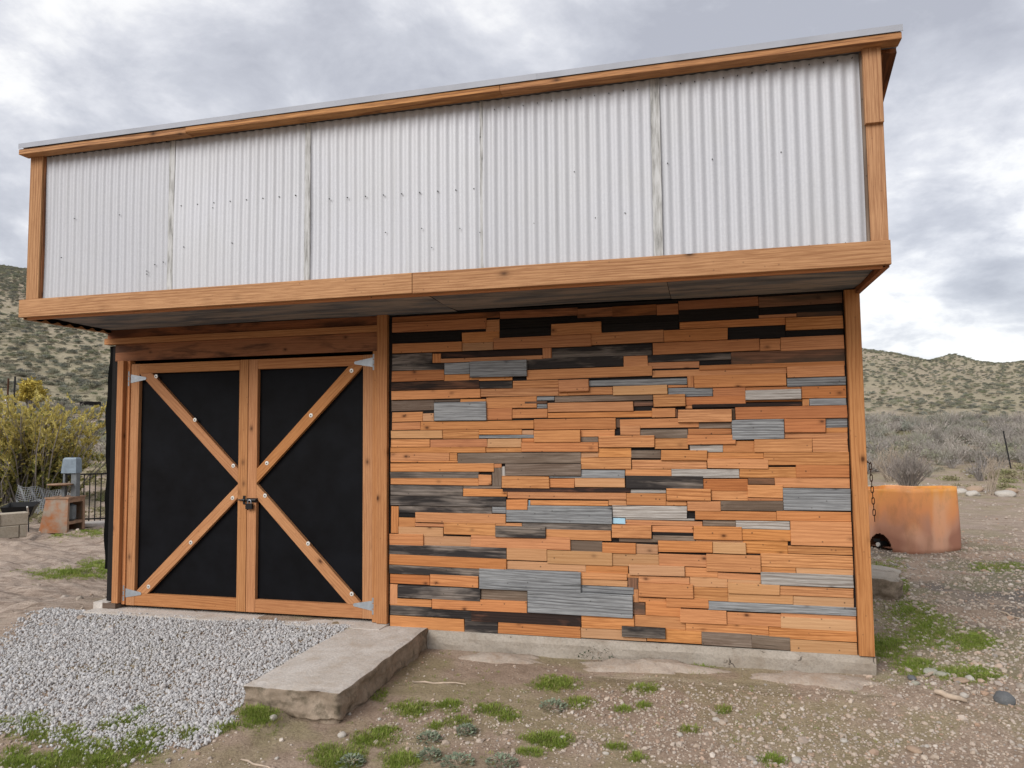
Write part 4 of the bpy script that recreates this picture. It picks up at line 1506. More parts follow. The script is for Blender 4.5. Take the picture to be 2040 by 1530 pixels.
def wheelbarrow():
    p, M, d, s = local(47, 1064)
    M = M @ Matrix.Translation((-.06, .62, 0)) @ Matrix.Rotation(R(80), 4, 'Z') @ Matrix.Diagonal((.8, .8, .85, 1))
    o = empty('wheelbarrow', p, 'black wheelbarrow parked beside the stack of tan blocks', 'wheelbarrow')
    b = MB()
    V = [(-.28, -.22, .28), (.30, -.18, .28), (.30, .18, .28), (-.28, .22, .28), (-.36, -.32, .52), (.52, -.30, .56), (.52, .30, .56), (-.36, .32, .52)]
    b.add(V, [(0, 3, 2, 1), (0, 1, 5, 4), (1, 2, 6, 5), (2, 3, 7, 6), (3, 0, 4, 7)])
    b.build('tray', MAT['iron'], o, M)
    b = MB()
    b.tube([(.55, -.02, .19), (.55, .02, .19)], .18, 18)
    wh = b.build('wheel', MAT['felt'], o, M)
    for sy in (-1, 1):
        b = MB()
        b.tube([(.55, .05 * sy, .19), (.1, .14 * sy, .27), (-.5, .24 * sy, .40), (-1.0, .30 * sy, .56)], .018, 6)
        b.build('handle', MAT['washer'], o, M)
        b = MB()
        b.tube([(-.15, .18 * sy, .29), (-.30, .22 * sy, .0)], .014, 6)
        b.build('leg', MAT['iron'], o, M)


wheelbarrow()


def wire_mesh(name, label, px, py, w_, h_, rows_, cols_, lean, wob, seed, yaw=0, off=0):
    """limp sheet of wire netting: real crossing wires, each a thin tube strip"""
    p, M, d, s = local(px, py)
    M = M @ Matrix.Rotation(R(yaw), 4, 'Z')
    b = MB()
    rnd = random.Random(seed)

    def f(u, v):
        return ((u - .5) * w_, lean * v * h_ + wob * math.sin(u * 9 + seed) + .05 * math.sin(v * 5 + u * 4) + off, v * h_ * (1 - .35 * (u if seed % 2 else 1 - u)) + .03 * math.sin(u * 14 + seed))
    nu = 24
    for i in range(rows_ + 1):
        b.tube([f(k / nu, i / rows_) for k in range(nu + 1)], .006, 3, cap=False)
    for k in range(cols_ + 1):
        b.tube([f(k / cols_ + .02 * math.sin(j + k), j / 8) for j in range(9)], .006, 3, cap=False)
    o = b.build(name, MAT['wire'], None, M)
    return tag(o, label, 'wire netting')


MAT['wire'] = plain('galvanised_wire', (.34, .35, .36), .5, .4)
wire_mesh('wire_netting', 'slumped roll of grey wire netting behind the rusty stand', 88, 1030, 1.0, .62, 13, 34, .35, .08, 3, 0, .8)
wire_mesh('wire_netting', 'loose grey wire netting heaped behind the wheelbarrow', 72, 1040, .9, .40, 10, 28, .5, .10, 4, 12, .6)


def fence():
    p, M, d, s = local(196, 1052)
    o = empty('metal_fence', p, 'black metal picket fence between the machine and the shed', 'fence')
    H, W_ = .98, 1.5
    M = M @ Matrix.Rotation(R(-8), 4, 'Z') @ Matrix.Translation((0, .55, 0))
    for k in range(16):
        b = MB()
        xx = -.62 + k * .095
        b.box((xx - .009, -.009, 0), (xx + .009, .009, H - .005))
        b.build('picket', MAT['iron'], o, M)
    for z in (H - .02, .12):
        b = MB()
        b.box((-.66, -.014, z - .014), (.85, .014, z + .014))
        b.build('rail', MAT['iron'], o, M)
    for xx in (-.66, .32):
        b = MB()
        b.box((xx - .025, -.025, 0), (xx + .025, .025, H + .03))
        b.build('fence_post', MAT['iron'], o, M)


fence()
p, M, d, s = local(192, 1050)
V, F = chamfer_box(.85, .5, .07, .01)
tag(mesh('paving_slab', V, F, MAT['slab_top'], None, M @ Matrix.Rotation(R(-10), 4, 'Z') @ Matrix.Translation((.12, .28, .035))), 'pale flat paving slab on the ground beside the picket fence', 'slab')

# far left: posts and crates at the foot of the hill
for px, py, h_, mt, lab in ((14, 812, 1.55, 'rust', 'dark steel post standing beside the white marker at the hill foot'), (27, 814, 1.7, 'iron', 'thin black post at the foot of the sage hill'), ):
    p, M, d, s = local(px, py)
    b = MB()
    b.tube([(0, 0, -.1), (.01, 0, h_ * .5), (.02, 0, h_)], .05, 6)
    b.box((-.09, -.02, .1), (.09, .02, .28))
    tag(b.build('fence_post', MAT[mt], None, M), lab, 'post')
p, M, d, s = local(11, 817)
b = MB()
b.tube([(0, 0, -.1), (0, 0, .62), (0, 0, .66)], [.05, .05, .02], 8)
tag(b.build('marker_post', MAT['sticker_white'], None, M), 'short white marker post below the sage hill', 'post')
for k, (px, wd, lab) in enumerate(((174, .72, 'dark crate lying beside the rocks at the foot of the hill'), (188, .55, 'smaller dark crate next to another at the hill foot'))):
    p, M, d, s = local(px, 817)
    cr = empty('crate', p, lab, 'crate')
    for j in range(3):
        V, F = chamfer_box(wd, .03, .145)
        mesh('slat', V, F, MAT['k'], cr, M @ Matrix.Rotation(R(6 - 14 * k), 4, 'Z') @ Matrix.Translation((0, 0, .08 + j * .155)))
    b = MB()
    b.box((-wd / 2 + .02, .02, .0), (wd / 2 - .02, .5, .47))
    b.build('crate_body', MAT['k'], cr, M @ Matrix.Rotation(R(6 - 14 * k), 4, 'Z'))

# right: steel T post
p, M, d, s = local(2014, 934)
b = MB()
M2 = M @ Matrix.Rotation(R(-7), 4, 'Y')
b.box((-.025, -.006, -.2), (.025, .006, 1.45), 0)
b.box((-.006, .006, -.2), (.006, .04, 1.45), 0)
tag(b.build('steel_post', MAT['iron'], None, M2), 'leaning dark steel fence post in the grey brush', 'post')

# ------------------------------------------------------------------ plants, stones and scatter


def rockmesh(name, seed, mat, sub=2, flat=.7, rough=.28):
    bm = bmesh.new()
    bmesh.ops.create_icosphere(bm, subdivisions=sub, radius=1.0)
    rs = np.random.default_rng(seed)
    sx, sy, sz = rs.uniform(.75, 1.25), rs.uniform(.65, 1.0), flat * rs.uniform(.75, 1.1)
    P = np.array([v.co for v in bm.verts])
    n_ = fbm(P[:, 0] * 1.3 + seed * 3.1 + P[:, 2], P[:, 1] * 1.3 + P[:, 2] * .7 + seed, 3) - .5
    for v, k in zip(bm.verts, n_):
        v.co = v.co * (1 + rough * 2 * float(k))
        v.co.x *= sx
        v.co.y *= sy
        v.co.z *= sz
    me = bpy.data.meshes.new(name)
    for f in bm.faces:
        f.smooth = sub > 1
    bm.to_mesh(me)
    bm.free()
    me.materials.append(mat)
    return me


def kit(name, meshes):
    c = bpy.data.collections.new(name)
    for i, me in enumerate(meshes):
        c.objects.link(bpy.data.objects.new('%s_%02d' % (name, i), me))
    return c


def scatter(name, coll, P, scl, rot, idx, label, cat, zsc=None):
    me = bpy.data.meshes.new(name)
    me.from_pydata([tuple(p) for p in P], [], [])
    n_ = len(P)
    a = me.attributes.new('scl', 'FLOAT_VECTOR', 'POINT')
    sv = np.stack([scl, scl, scl if zsc is None else zsc], -1).astype(np.float32)
    a.data.foreach_set('vector', sv.ravel())
    a = me.attributes.new('rot', 'FLOAT_VECTOR', 'POINT')
    a.data.foreach_set('vector', np.asarray(rot, np.float32).ravel())
    a = me.attributes.new('idx', 'INT', 'POINT')
    a.data.foreach_set('value', np.asarray(idx, np.int32))
    o = bpy.data.objects.new(name, me)
    put(o, Matrix.Identity(4))
    ng = bpy.data.node_groups.new(name + '_scatter', 'GeometryNodeTree')
    ng.interface.new_socket('Geometry', in_out='INPUT', socket_type='NodeSocketGeometry')
    ng.interface.new_socket('Geometry', in_out='OUTPUT', socket_type='NodeSocketGeometry')
    gi = ng.nodes.new('NodeGroupInput')
    go = ng.nodes.new('NodeGroupOutput')
    ci = ng.nodes.new('GeometryNodeCollectionInfo')
    ci.inputs['Collection'].default_value = coll
    ci.inputs['Separate Children'].default_value = True
    ci.inputs['Reset Children'].default_value = True
    ip = ng.nodes.new('GeometryNodeInstanceOnPoints')
    ip.inputs['Pick Instance'].default_value = True

    def attr(nm, dt):
        q = ng.nodes.new('GeometryNodeInputNamedAttribute')
        q.data_type = dt
        q.inputs['Name'].default_value = nm
        return q.outputs['Attribute']
    ng.links.new(gi.outputs[0], ip.inputs['Points'])
    ng.links.new(ci.outputs[0], ip.inputs['Instance'])
    ng.links.new(attr('idx', 'INT'), ip.inputs['Instance Index'])
    e2r = ng.nodes.new('FunctionNodeEulerToRotation')
    ng.links.new(attr('rot', 'FLOAT_VECTOR'), e2r.inputs[0])
    ng.links.new(e2r.outputs[0], ip.inputs['Rotation'])
    ng.links.new(attr('scl', 'FLOAT_VECTOR'), ip.inputs['Scale'])
    ng.links.new(ip.outputs[0], go.inputs[0])
    md = o.modifiers.new('scatter', 'NODES')
    md.node_group = ng
    return tag(o, label, cat, None, 'stuff')


def rrot(n_, tilt=6.3):
    return np.stack([rng.uniform(-tilt, tilt, n_), rng.uniform(-tilt, tilt, n_), rng.uniform(0, 6.283, n_)], -1)


# ---- gravel on the ramp
gk = kit('gravel_kit', [rockmesh('gravel_%d' % i, 40 + i, MAT['gravel'], 1, .75, .3) for i in range(6)])
n_ = 84000
gx = rng.uniform(-8.6, -3.80, n_)
gy = rng.uniform(-3.3, -.14, n_)
edge = fbm(gx * 1.6, gy * 1.6, 3)
inside = sm(0, .5, gy + 2.35 + (edge - .5) * 1.3)
leftb = sm(0, .45, gx - (-7.05 - (gy + .4) * .55) + (edge - .5) * .5)
keep = rng.random(n_) < (inside * leftb * 1.0 + .03 * (gy < -1.7))
keep &= ~((gx > -3.868 + .012 * gy) & (gy > -1.7))
gx, gy = gx[keep], gy[keep]
sc_ = np.exp(rng.normal(math.log(.0082), .33, len(gx)))
sc_ = np.clip(sc_, .005, .026)
gzv = gz(gx, gy) + sc_ * .35 + rng.uniform(0, .006, len(gx))
scatter('gravel', gk, np.stack([gx, gy, gzv], -1), sc_, rrot(len(gx)), rng.integers(0, 6, len(gx)), 'pale grey crushed gravel ramp in front of the double doors', 'gravel')

# ---- pebbles on the dirt
pk_ = kit('pebble_kit', [rockmesh('pebble_%d' % i, 70 + i, MAT['pebble'], 1, .65, .32) for i in range(6)])
n_ = 150000
aa = np.radians(rng.uniform(-58, 30, n_))
rr_ = rng.uniform(1.9 ** .45, 14.0 ** .45, n_) ** (1 / .45)
px_, py_ = CAM.x + rr_ * np.sin(aa), CAM.y + rr_ * np.cos(aa)
dn = fbm(px_ * .8 + 3, py_ * .8, 4)
prob = .05 + .6 * sm(.50, .64, dn)
prob += .75 * sm(-2.4, -1.2, px_) * sm(-.2, -.6, py_) * sm(-2.6, -1.0, py_) * sm(.4, .55, dn)
prob += .75 * sm(.1, .6, px_) * sm(-.9, .2, py_)
prob *= 1 - .85 * sm(-6.4, -7.2, px_)
keep = rng.random(n_) < np.clip(prob, 0, 1)
keep &= ~((px_ < -3.2) & (px_ > -6.6) & (py_ > -1.75) & (py_ < .05))
keep &= ~((px_ < .03) & (px_ > -6.6) & (py_ > -.04) & (py_ < 3.2))
px_, py_ = px_[keep], py_[keep]
sc_ = np.clip(np.exp(rng.normal(math.log(.0062), .5, len(px_))) * (1 + .5 * sm(.1, .6, px_) * sm(-.9, .2, py_)), .003, .04)
scatter('pebbles', pk_, np.stack([px_, py_, gz(px_, py_) + sc_ * .15], -1), sc_, rrot(len(px_), .5), rng.integers(0, 6, len(px_)), 'small tan and grey pebbles strewn over the dirt', 'pebbles')

# ---- stones and clods farther out
n_ = 9000
aa = np.where(rng.random(n_) < .6, rng.uniform(6, 28, n_), rng.uniform(-56, -42, n_))
rr_ = np.where(aa > 0, np.sqrt(rng.uniform(9 ** 2, 27 ** 2, n_)), np.sqrt(rng.uniform(7 ** 2, 40 ** 2, n_)))
px_, py_ = CAM.x + rr_ * np.sin(np.radians(aa)), CAM.y + rr_ * np.cos(np.radians(aa))
kp = rng.random(n_) < .1 + .9 * sm(.45, .6, fbm(px_ * .5 + 2, py_ * .5, 3))
px_, py_ = px_[kp], py_[kp]
sc_ = np.clip(np.exp(rng.normal(math.log(.018), .5, len(px_))), .006, .08)
scatter('loose_stones', pk_, np.stack([px_, py_, gz(px_, py_) + sc_ * .1], -1), sc_, rrot(len(px_), .5), rng.integers(0, 6, len(px_)), 'loose stones and clods scattered over the far yard', 'stones')

# ---- single larger rocks
RK = [(1640, 1280, 5.1, q) for q in ((1090, 312, 62, 0), (1195, 335, 46, 0), (1265, 335, 30, 0), (900, 372, 48, 2), (935, 425, 38, 0), (888, 430, 20, 1), (1490, 378, 42, 1), (1432, 548, 40, 1), (1395, 400, 62, 3), (1835, 605, 100, 2), (930, 1105, 66, 3), (1050, 1060, 28, 1), (212, 1000, 30, 1))]
RK += [(1100, 1170, 3.1875, q) for q in ((1040, 845, 23, 1), (810, 942, 26, 1), (340, 1060, 18, 1), (1555, 1105, 30, 1), (1645, 1068, 20, 3), (1855, 982, 18, 1), (65, 965, 24, 1), (1262, 680, 18, 3), (1290, 1120, 18, 1))]
RK += [(480, 1170, 3.1875, q) for q in ((640, 945, 30, 1), (205, 835, 26, 1), (690, 808, 14, 1), (228, 1090, 14, 1), (880, 842, 14, 1))]
RK += [(1660, 900, 5.368, q) for q in ((1495, 470, 40, 1), (1520, 425, 55, 3), (1840, 475, 50, 1), (1910, 440, 40, 3), (1690, 450, 30, 1), (1370, 440, 34, 1))]
RU = {0: 'largest pale lichen covered rock in the row beside the grass', 1: 'round pale lichen rock next to the largest one', 2: 'smallest pale lichen rock at the end of the row', 3: 'dark slate rock beside the lichen rocks', 4: 'pale lichen rock lying just below the dark slate rock', 8: 'flat pinkish tan rock beside the pale stone and grass', 9: 'big flat dark slate rock on bare dirt beyond the split stick', 10: 'flat pinkish tan rock alone in the foreground dirt', 5: 'small white stone against the dark slate rock', 6: 'white oval stone at the edge of the grass', 7: 'whitish stone above the thick split stick', 23: 'whitish stone lying under the front corner of the concrete slab'}
RL = ['pale lichen covered rock in the row beside the grass', 'whitish stone lying loose on the dirt', 'dark slate coloured rock on the dirt', 'flat pinkish tan rock lying on the soil']
RM = [plain('lichen_rock', (.40, .39, .32), .9, 0, 14, .45, .4), plain('white_rock', (.50, .46, .41), .9, 0, 14, .3, .4), plain('slate_rock', (.14, .145, .15), .85, 0, 14, .3, .4), plain('tan_rock', (.40, .29, .21), .9, 0, 14, .3, .4)]
for i, (ox, oy, s_, (zx, zy, hw, k)) in enumerate(RK):
    p = G(ox + zx / s_, oy + zy / s_)
    d = (p - CAM).length
    r_ = hw / s_ / FPX * d * .92
    if oy == 900:
        r_ *= 1.7
    me = rockmesh('rock', 200 + i, RM[k], 3, .62 if k != 3 else .42, .3)
    M = Matrix.Translation((p.x, p.y, p.z + r_ * .22)) @ Matrix.Rotation(random.uniform(0, 6.28), 4, 'Z') @ Matrix.Diagonal((r_, r_, r_, 1))
    o = put(bpy.data.objects.new('rock', me), M)
    far = oy == 900
    tag(o, 'pale rubble rock in the low bank behind the orange tank' if far else RU.get(i, RL[k]), 'rock', 'rubble rocks in the bank' if far else ['lichen rocks by the grass', 'whitish stones on the dirt', 'dark rocks on the dirt', 'flat tan rocks'][k])


# ---- sticks
def stick(px0, py0, px1, py1, r_, mat, label):
    a, c = G(px0, py0), G(px1, py1)
    b = MB()
    pts = []
    for k in range(6):
        t_ = k / 5
        q = a.lerp(c, t_)
        q.z = gz1(q.x, q.y) + r_ * .9 + .004 * math.sin(k * 2.1)
        q.x += .006 * math.sin(k * 1.7)
        pts.append(q)
    b.tube(pts, [r_ * .8, r_, r_, r_ * .95, r_ * .8, r_ * .5], 6)
    return tag(b.build('stick', mat, None, None, True), label, 'stick', None)


MAT['stick'] = plain('dry_stick', (.50, .40, .31), .9, 0, 20, .3)
stick(824, 1361, 927, 1364, .007, MAT['stick'], 'thin bleached stick lying on dirt right of the concrete slab')
stick(1863, 1383, 1926, 1402, .02, MAT['stick'], 'thick split stick lying on the dirt below the row of rocks')
stick(1840, 1351, 1862, 1342, .012, MAT['stick'], 'short broken stick leaning among the lichen rocks')
stick(1997, 1221, 2038, 1236, .009, MAT['stick'], 'pale forked twig on the dark grit')
stick(480, 1515, 545, 1536, .006, MAT['stick'], 'thin twig lying near the grass in the foreground dirt')


# ---- grass tufts
def tuft(seed, nb, h, spread):
    rs = random.Random(seed)
    b = MB()
    for i in range(nb):
        a = rs.uniform(0, 6.28)
        r0_ = rs.random() ** .6 * spread
        hx, hy = r0_ * math.cos(a), r0_ * math.sin(a)
        ht = h * rs.uniform(.45, 1.1)
        la = a + rs.uniform(-1, 1)
        ln = rs.uniform(.2, .9) * ht
        w_ = rs.uniform(.0016, .003)
        pa = la + 1.57
        ux, uy = math.cos(pa) * w_, math.sin(pa) * w_
        b.add([(hx - ux, hy - uy, -.004), (hx + ux, hy + uy, -.004), (hx + math.cos(la) * ln * .4 + ux * .8, hy + math.sin(la) * ln * .4 + uy * .8, ht * .65), (hx + math.cos(la) * ln * .4 - ux * .8, hy + math.sin(la) * ln * .4 - uy * .8, ht * .65), (hx + math.cos(la) * ln, hy + math.sin(la) * ln, ht)], [(0, 1, 2, 3), (3, 2, 4)])
    me = bpy.data.meshes.new('tuft')
    me.from_pydata(b.V, [], b.F)
    me.materials.append(MAT['grass'])
    return me


tk = kit('grass_kit', [tuft(i, 16, .034, .05) for i in range(6)])
GP = [(0, 1170, 3.1875, q) for q in ((190, 875, 110, 50), (240, 950, 60, 25), (440, 940, 80, 40), (690, 875, 50, 25), (890, 795, 35, 20), (800, 855, 60, 20), (930, 945, 110, 40), (880, 1025, 80, 50), (1190, 925, 60, 25), (1430, 893, 90, 16), (1650, 815, 80, 45), (620, 1015, 80, 40), (480, 1055, 60, 35), (650, 1115, 120, 40), (350, 1115, 120, 40), (130, 1118, 100, 35), (20, 862, 30, 20), (100, 1042, 50, 20))]
GP += [(480, 1170, 3.1875, q) for q in ((850, 670, 55, 40), (650, 710, 90, 35), (1090, 778, 95, 40), (1320, 755, 60, 22), (1580, 775, 70, 28), (1690, 820, 50, 26), (1390, 853, 60, 16), (1960, 615, 80, 34), (920, 908, 60, 16), (850, 965, 110, 34), (620, 1085, 130, 55), (1010, 1105, 80, 45), (1930, 963, 110, 26), (1990, 993, 60, 20), (1840, 1053, 60, 18), (1250, 883, 50, 12), (110, 800, 80, 40))]
GP += [(1100, 1170, 3.1875, q) for q in ((50, 615, 90, 34), (580, 645, 70, 22), (170, 735, 60, 26), (40, 975, 50, 36), (580, 755, 30, 16), (530, 1080, 40, 18), (400, 1013, 50, 12), (1400, 1100, 60, 22), (1085, 780, 30, 16), (460, 778, 40, 12), (870, 908, 50, 10), (940, 520, 80, 18))]
GP += [(1660, 1100, 5.368, q) for q in ((800, 630, 150, 60), (1000, 810, 170, 110), (1400, 940, 200, 60), (1560, 975, 120, 40), (570, 1020, 170, 75), (880, 1230, 130, 55), (1400, 1300, 190, 45), (1580, 1345, 90, 22), (530, 155, 140, 45), (740, 380, 45, 60), (1780, 168, 210, 36))]
GP += [(0, 960, 6.375, q) for q in ((900, 1170, 370, 45), (1250, 1070, 150, 60), (1150, 650, 180, 40), (740, 690, 90, 16))]


def vn1(a, c):
    return float(vnoise(np.array([a * .021]), np.array([c * .021]))[0])


gp_, gs_ = [], []
for ox, oy, s_, (zx, zy, hx, hy) in GP:
    far = oy in (960, 1100)
    if oy == 1100:
        hx, hy = hx * 1.3, hy * 1.3
    cnt = int((hx * hy) / (s_ * s_) * (.5 if not far else .8)) + 12
    if oy == 960:
        cnt = int(cnt * 2.2)
    for k in range(cnt):
        a = random.uniform(0, 6.283)
        q = random.random() ** .6 * 1.35 * (.65 + .7 * vn1(zx + 90 * math.cos(a), zy + 90 * math.sin(a)))
        pxx, pyy = ox + (zx + 1.25 * hx * q * math.cos(a)) / s_, oy + (zy + 1.25 * hy * q * math.sin(a)) / s_
        z = -.17
        pp = G(pxx, pyy) if k % 6 == 0 else None
        if pp is None:
            gp_.append((pxx, pyy, base.z))
        else:
            base = pp
            gp_.append((pxx, pyy, base.z))
        gs_.append(random.uniform(.35, .95) * max(.45, 1.2 - .55 * q) * (1.3 if oy == 960 else 1.0))
Q = []
for pxx, pyy, z in gp_:
    p = Gz(pxx, pyy, z)
    Q.append((p.x, p.y))
Q = np.array(Q)
gs_ = np.array(gs_)
ok = ~((Q[:, 0] > -3.9) & (Q[:, 0] < -3.22) & (Q[:, 1] > -1.57) & (Q[:, 1] < 0)) & ~((Q[:, 0] > -6.5) & (Q[:, 0] < .02) & (Q[:, 1] > -.035) & (Q[:, 1] < 3.1))
Q, gs_ = Q[ok], gs_[ok]
# thin stray blades everywhere near
m_ = 2600
aa = np.radians(rng.uniform(-52, 24, m_))
rr_ = rng.uniform(2.2, 7.5, m_)
sx_, sy_ = CAM.x + rr_ * np.sin(aa), CAM.y + rr_ * np.cos(aa)
kp = (fbm(sx_ * 1.7 + 8, sy_ * 1.7, 3) > .55) & ~((sx_ > -6.6) & (sx_ < .05) & (sy_ > -.05)) & ~((sx_ > -3.92) & (sx_ < -3.2) & (sy_ > -1.6)) & ~((sx_ < -3.8) & (sy_ > -1.7))
Q = np.concatenate([Q, np.stack([sx_[kp], sy_[kp]], -1)])
gs_ = np.concatenate([gs_, rng.uniform(.2, .5, kp.sum())])
scatter('grass', tk, np.stack([Q[:, 0], Q[:, 1], gz(Q[:, 0], Q[:, 1])], -1), gs_, np.stack([np.zeros(len(Q)), np.zeros(len(Q)), rng.uniform(0, 6.28, len(Q))], -1), rng.integers(0, 6, len(Q)), 'patches of short green grass growing in the dirt and gravel', 'grass')


# ---- small broad-leaved weeds
def weed(px, py, rad_, h, mat, label, seed, group=None):
    p = G(px, py)
    rs = random.Random(seed)
    b = MB()
    for i in range(190):
        a = rs.uniform(0, 6.28)
        q = rs.random() ** .55
        bx, by = rad_ * q * math.cos(a), rad_ * q * math.sin(a)
        bz = h * (1 - .75 * q * q) * rs.uniform(.15, 1)
        l_ = rs.uniform(.012, .026)
        w_ = l_ * .32
        d_ = Vector((math.cos(a) + rs.uniform(-.8, .8), math.sin(a) + rs.uniform(-.8, .8), rs.uniform(-.1, 1.1))).normalized()
        s2 = d_.cross(Vector((rs.uniform(-.4, .4), rs.uniform(-.4, .4), 1))).normalized() * w_
        o_ = Vector((bx, by, bz))
        b.add([o_, o_ + d_ * l_ * .5 + s2, o_ + d_ * l_, o_ + d_ * l_ * .5 - s2], [(0, 1, 2, 3)])
    t_ = MB()
    for i in range(10):
        a = rs.uniform(0, 6.28)
        q = rs.uniform(.3, .8)
        t_.tube([(0, 0, -.01), (rad_ * q * .5 * math.cos(a), rad_ * q * .5 * math.sin(a), h * .5), (rad_ * q * math.cos(a), rad_ * q * math.sin(a), h * .6)], .0016, 3)
    e = empty('weed', p, label, 'weed', group)
    b.build('leaves', mat, e, Matrix.Translation(p))
    t_.build('stems', MAT['stick'], e, Matrix.Translation(p))


MAT['weed_blue'] = plain('weed_blue_green', (.075, .105, .062), .8, 0, 40, .4)
MAT['weed_grey'] = plain('weed_grey_green', (.21, .25, .17), .85, 0, 40, .35)
weed(1190, 1312, .15, .12, MAT['weed_blue'], 'bushy dark green weed growing against the foundation', 1)
WL = ['low grey-green weed seedling between two others below the bleached stick', 'small grey-green weed seedling beside a clump of green grass', 'low spreading grey-green weed with pale stones around it', 'low grey-green weed growing into a large green grass patch', 'grey-green weed seedling in bare foreground dirt', 'grey-green weed seedling in bare foreground dirt', 'grey-green weed seedling near the grass under the plank wall']
for i, (zx, zy, ox) in enumerate(((1190, 975, 480), (1430, 925, 480), (1200, 1085, 480), (700, 1125, 480), (1380, 1125, 480), (1660, 1125, 480), (1985, 770, 480))):
    weed(ox + zx / 3.1875, 1170 + zy / 3.1875, random.uniform(.05, .085), .045, MAT['weed_grey'], WL[i], 20 + i, 'grey-green weeds in the foreground')


# ---- sagebrush
def sage_mesh(seed, nleaf, ls, mat, upright=.4, flat=.75, twigs=0):
    rs = np.random.default_rng(seed)
    V, F = [], []
    lobes = [(rs.uniform(-.35, .35), rs.uniform(-.35, .35), rs.uniform(.25, .6) * flat, rs.uniform(.28, .48)) for _ in range(6)]
    for i in range(nleaf):
        lx_, ly_, lz_, lr = lobes[rs.integers(0, 6)]
        d_ = rs.normal(size=3)
        d_ /= np.linalg.norm(d_)
        if d_[2] < -.3:
            d_[2] *= -1
        o_ = np.array([lx_, ly_, lz_]) + d_ * lr * rs.uniform(.55, 1.05) * np.array([1, 1, .75])
        o_[2] = max(o_[2], .03)
        ax_ = d_ * .6 + rs.normal(size=3) * .5 + np.array([0, 0, upright])
        ax_ /= np.linalg.norm(ax_)
        s_ = np.cross(ax_, rs.normal(size=3))
        s_ /= np.linalg.norm(s_)
        l_ = ls * rs.uniform(.6, 1.3)
        b0 = len(V)
        V += [o_ - s_ * l_ * .15, o_ + ax_ * l_ * .5 - s_ * l_ * .28, o_ + ax_ * l_, o_ + ax_ * l_ * .5 + s_ * l_ * .28]
        F.append((b0, b0 + 1, b0 + 2, b0 + 3))
    for i in range(twigs):
        a = rs.uniform(0, 6.28)
        q = rs.uniform(.15, .75)
        h = rs.uniform(.5, 1.05)
        p0 = np.array([0, 0, -.05])
        p1 = np.array([q * .45 * math.cos(a), q * .45 * math.sin(a), h * .55])
        p2 = np.array([q * math.cos(a + .2), q * math.sin(a + .2), h])
        for u, v, w0_, w1_ in ((p0, p1, .016, .011), (p1, p2, .011, .004)):
            s_ = np.cross(v - u, rs.normal(size=3))
            s_ /= np.linalg.norm(s_)
            b0 = len(V)
            V += [u - s_ * w0_, u + s_ * w0_, v + s_ * w1_, v - s_ * w1_]
            F.append((b0, b0 + 1, b0 + 2, b0 + 3))
        for j in range(3):
            t_ = rs.uniform(.2, 1)
            u = p1 * (1 - t_) + p2 * t_
            v = u + rs.normal(size=3) * .13 + np.array([0, 0, .14])
            s_ = np.cross(v - u, rs.normal(size=3))
            s_ /= np.linalg.norm(s_)
            b0 = len(V)
            V += [u - s_ * .006, u + s_ * .006, v]
            F.append((b0, b0 + 1, b0 + 2))
    me = bpy.data.meshes.new('sage')
    me.from_pydata([tuple(v) for v in V], [], F)
    me.materials.append(mat)
    return me


sk = kit('sage_kit', [sage_mesh(i, 260, .16, MAT['sage']) for i in range(6)])
n_ = 44000
aa = np.where(rng.random(n_) < .42, rng.uniform(-66, -38, n_), rng.uniform(-38, 36, n_))
# thinner where only the shed hides the slope
kp = (aa < -32) | (aa > -9) | (rng.random(n_) < .3)
aa = aa[kp]
r0_ = np.interp(aa, AZ2, R0T)
r1_ = np.interp(aa, AZ2, R1T)
rr_ = np.sqrt(rng.uniform(0, 1, len(aa)) * ((r1_ + 6) ** 2 - (r0_ - 14) ** 2) + (r0_ - 14) ** 2)
hx_, hy_ = CAM.x + rr_ * np.sin(np.radians(aa)), CAM.y + rr_ * np.cos(np.radians(aa))
kp = rng.random(len(hx_)) < .55 + .5 * sm(.38, .62, fbm(hx_ * .09, hy_ * .09, 4))
hx_, hy_ = hx_[kp], hy_[kp]
ss = rng.uniform(.20, .52, len(hx_)) * (.7 + .6 * fbm(hx_ * .06 + 4, hy_ * .06, 2))
scatter('sagebrush', sk, np.stack([hx_, hy_, gz(hx_, hy_) - .03], -1), ss, np.stack([np.zeros(len(hx_)), np.zeros(len(hx_)), rng.uniform(0, 6.28, len(hx_))], -1), rng.integers(0, 6, len(hx_)), 'grey-green sagebrush covering the hillside', 'sagebrush', ss * rng.uniform(.7, 1.05, len(ss)))

# ---- grey brush on the flat to the right and left of the yard
bk = kit('brush_kit', [sage_mesh(60 + i, 90, .10, MAT['twig'], .8, .9, 60) for i in range(4)] + [sage_mesh(80 + i, 240, .13, MAT['sage'], .5, .7, 10) for i in range(3)])
n_ = 2900
aa = np.where(rng.random(n_) < .68, rng.uniform(-7, 34, n_), rng.uniform(-66, -36, n_))
rr_ = np.where(aa > -20, rng.uniform(27, 62, n_), rng.uniform(20, 48, n_))
bx_, by_ = CAM.x + rr_ * np.sin(np.radians(aa)), CAM.y + rr_ * np.cos(np.radians(aa))
kp = (rng.random(n_) < np.where(aa > -20, sm(25, 40, rr_) * (.55 + .8 * fbm(bx_ * .15, by_ * .15, 3)), .5)) & ~((aa < -38) & (rr_ < 26) & (fbm(bx_ * .3, by_ * .3, 2) < .5))
bx_, by_, rr_, aa = bx_[kp], by_[kp], rr_[kp], aa[kp]
ss = rng.uniform(.5, 1.15, len(bx_)) * np.where(aa > -20, .75 + .2 * sm(28, 45, rr_), .5)
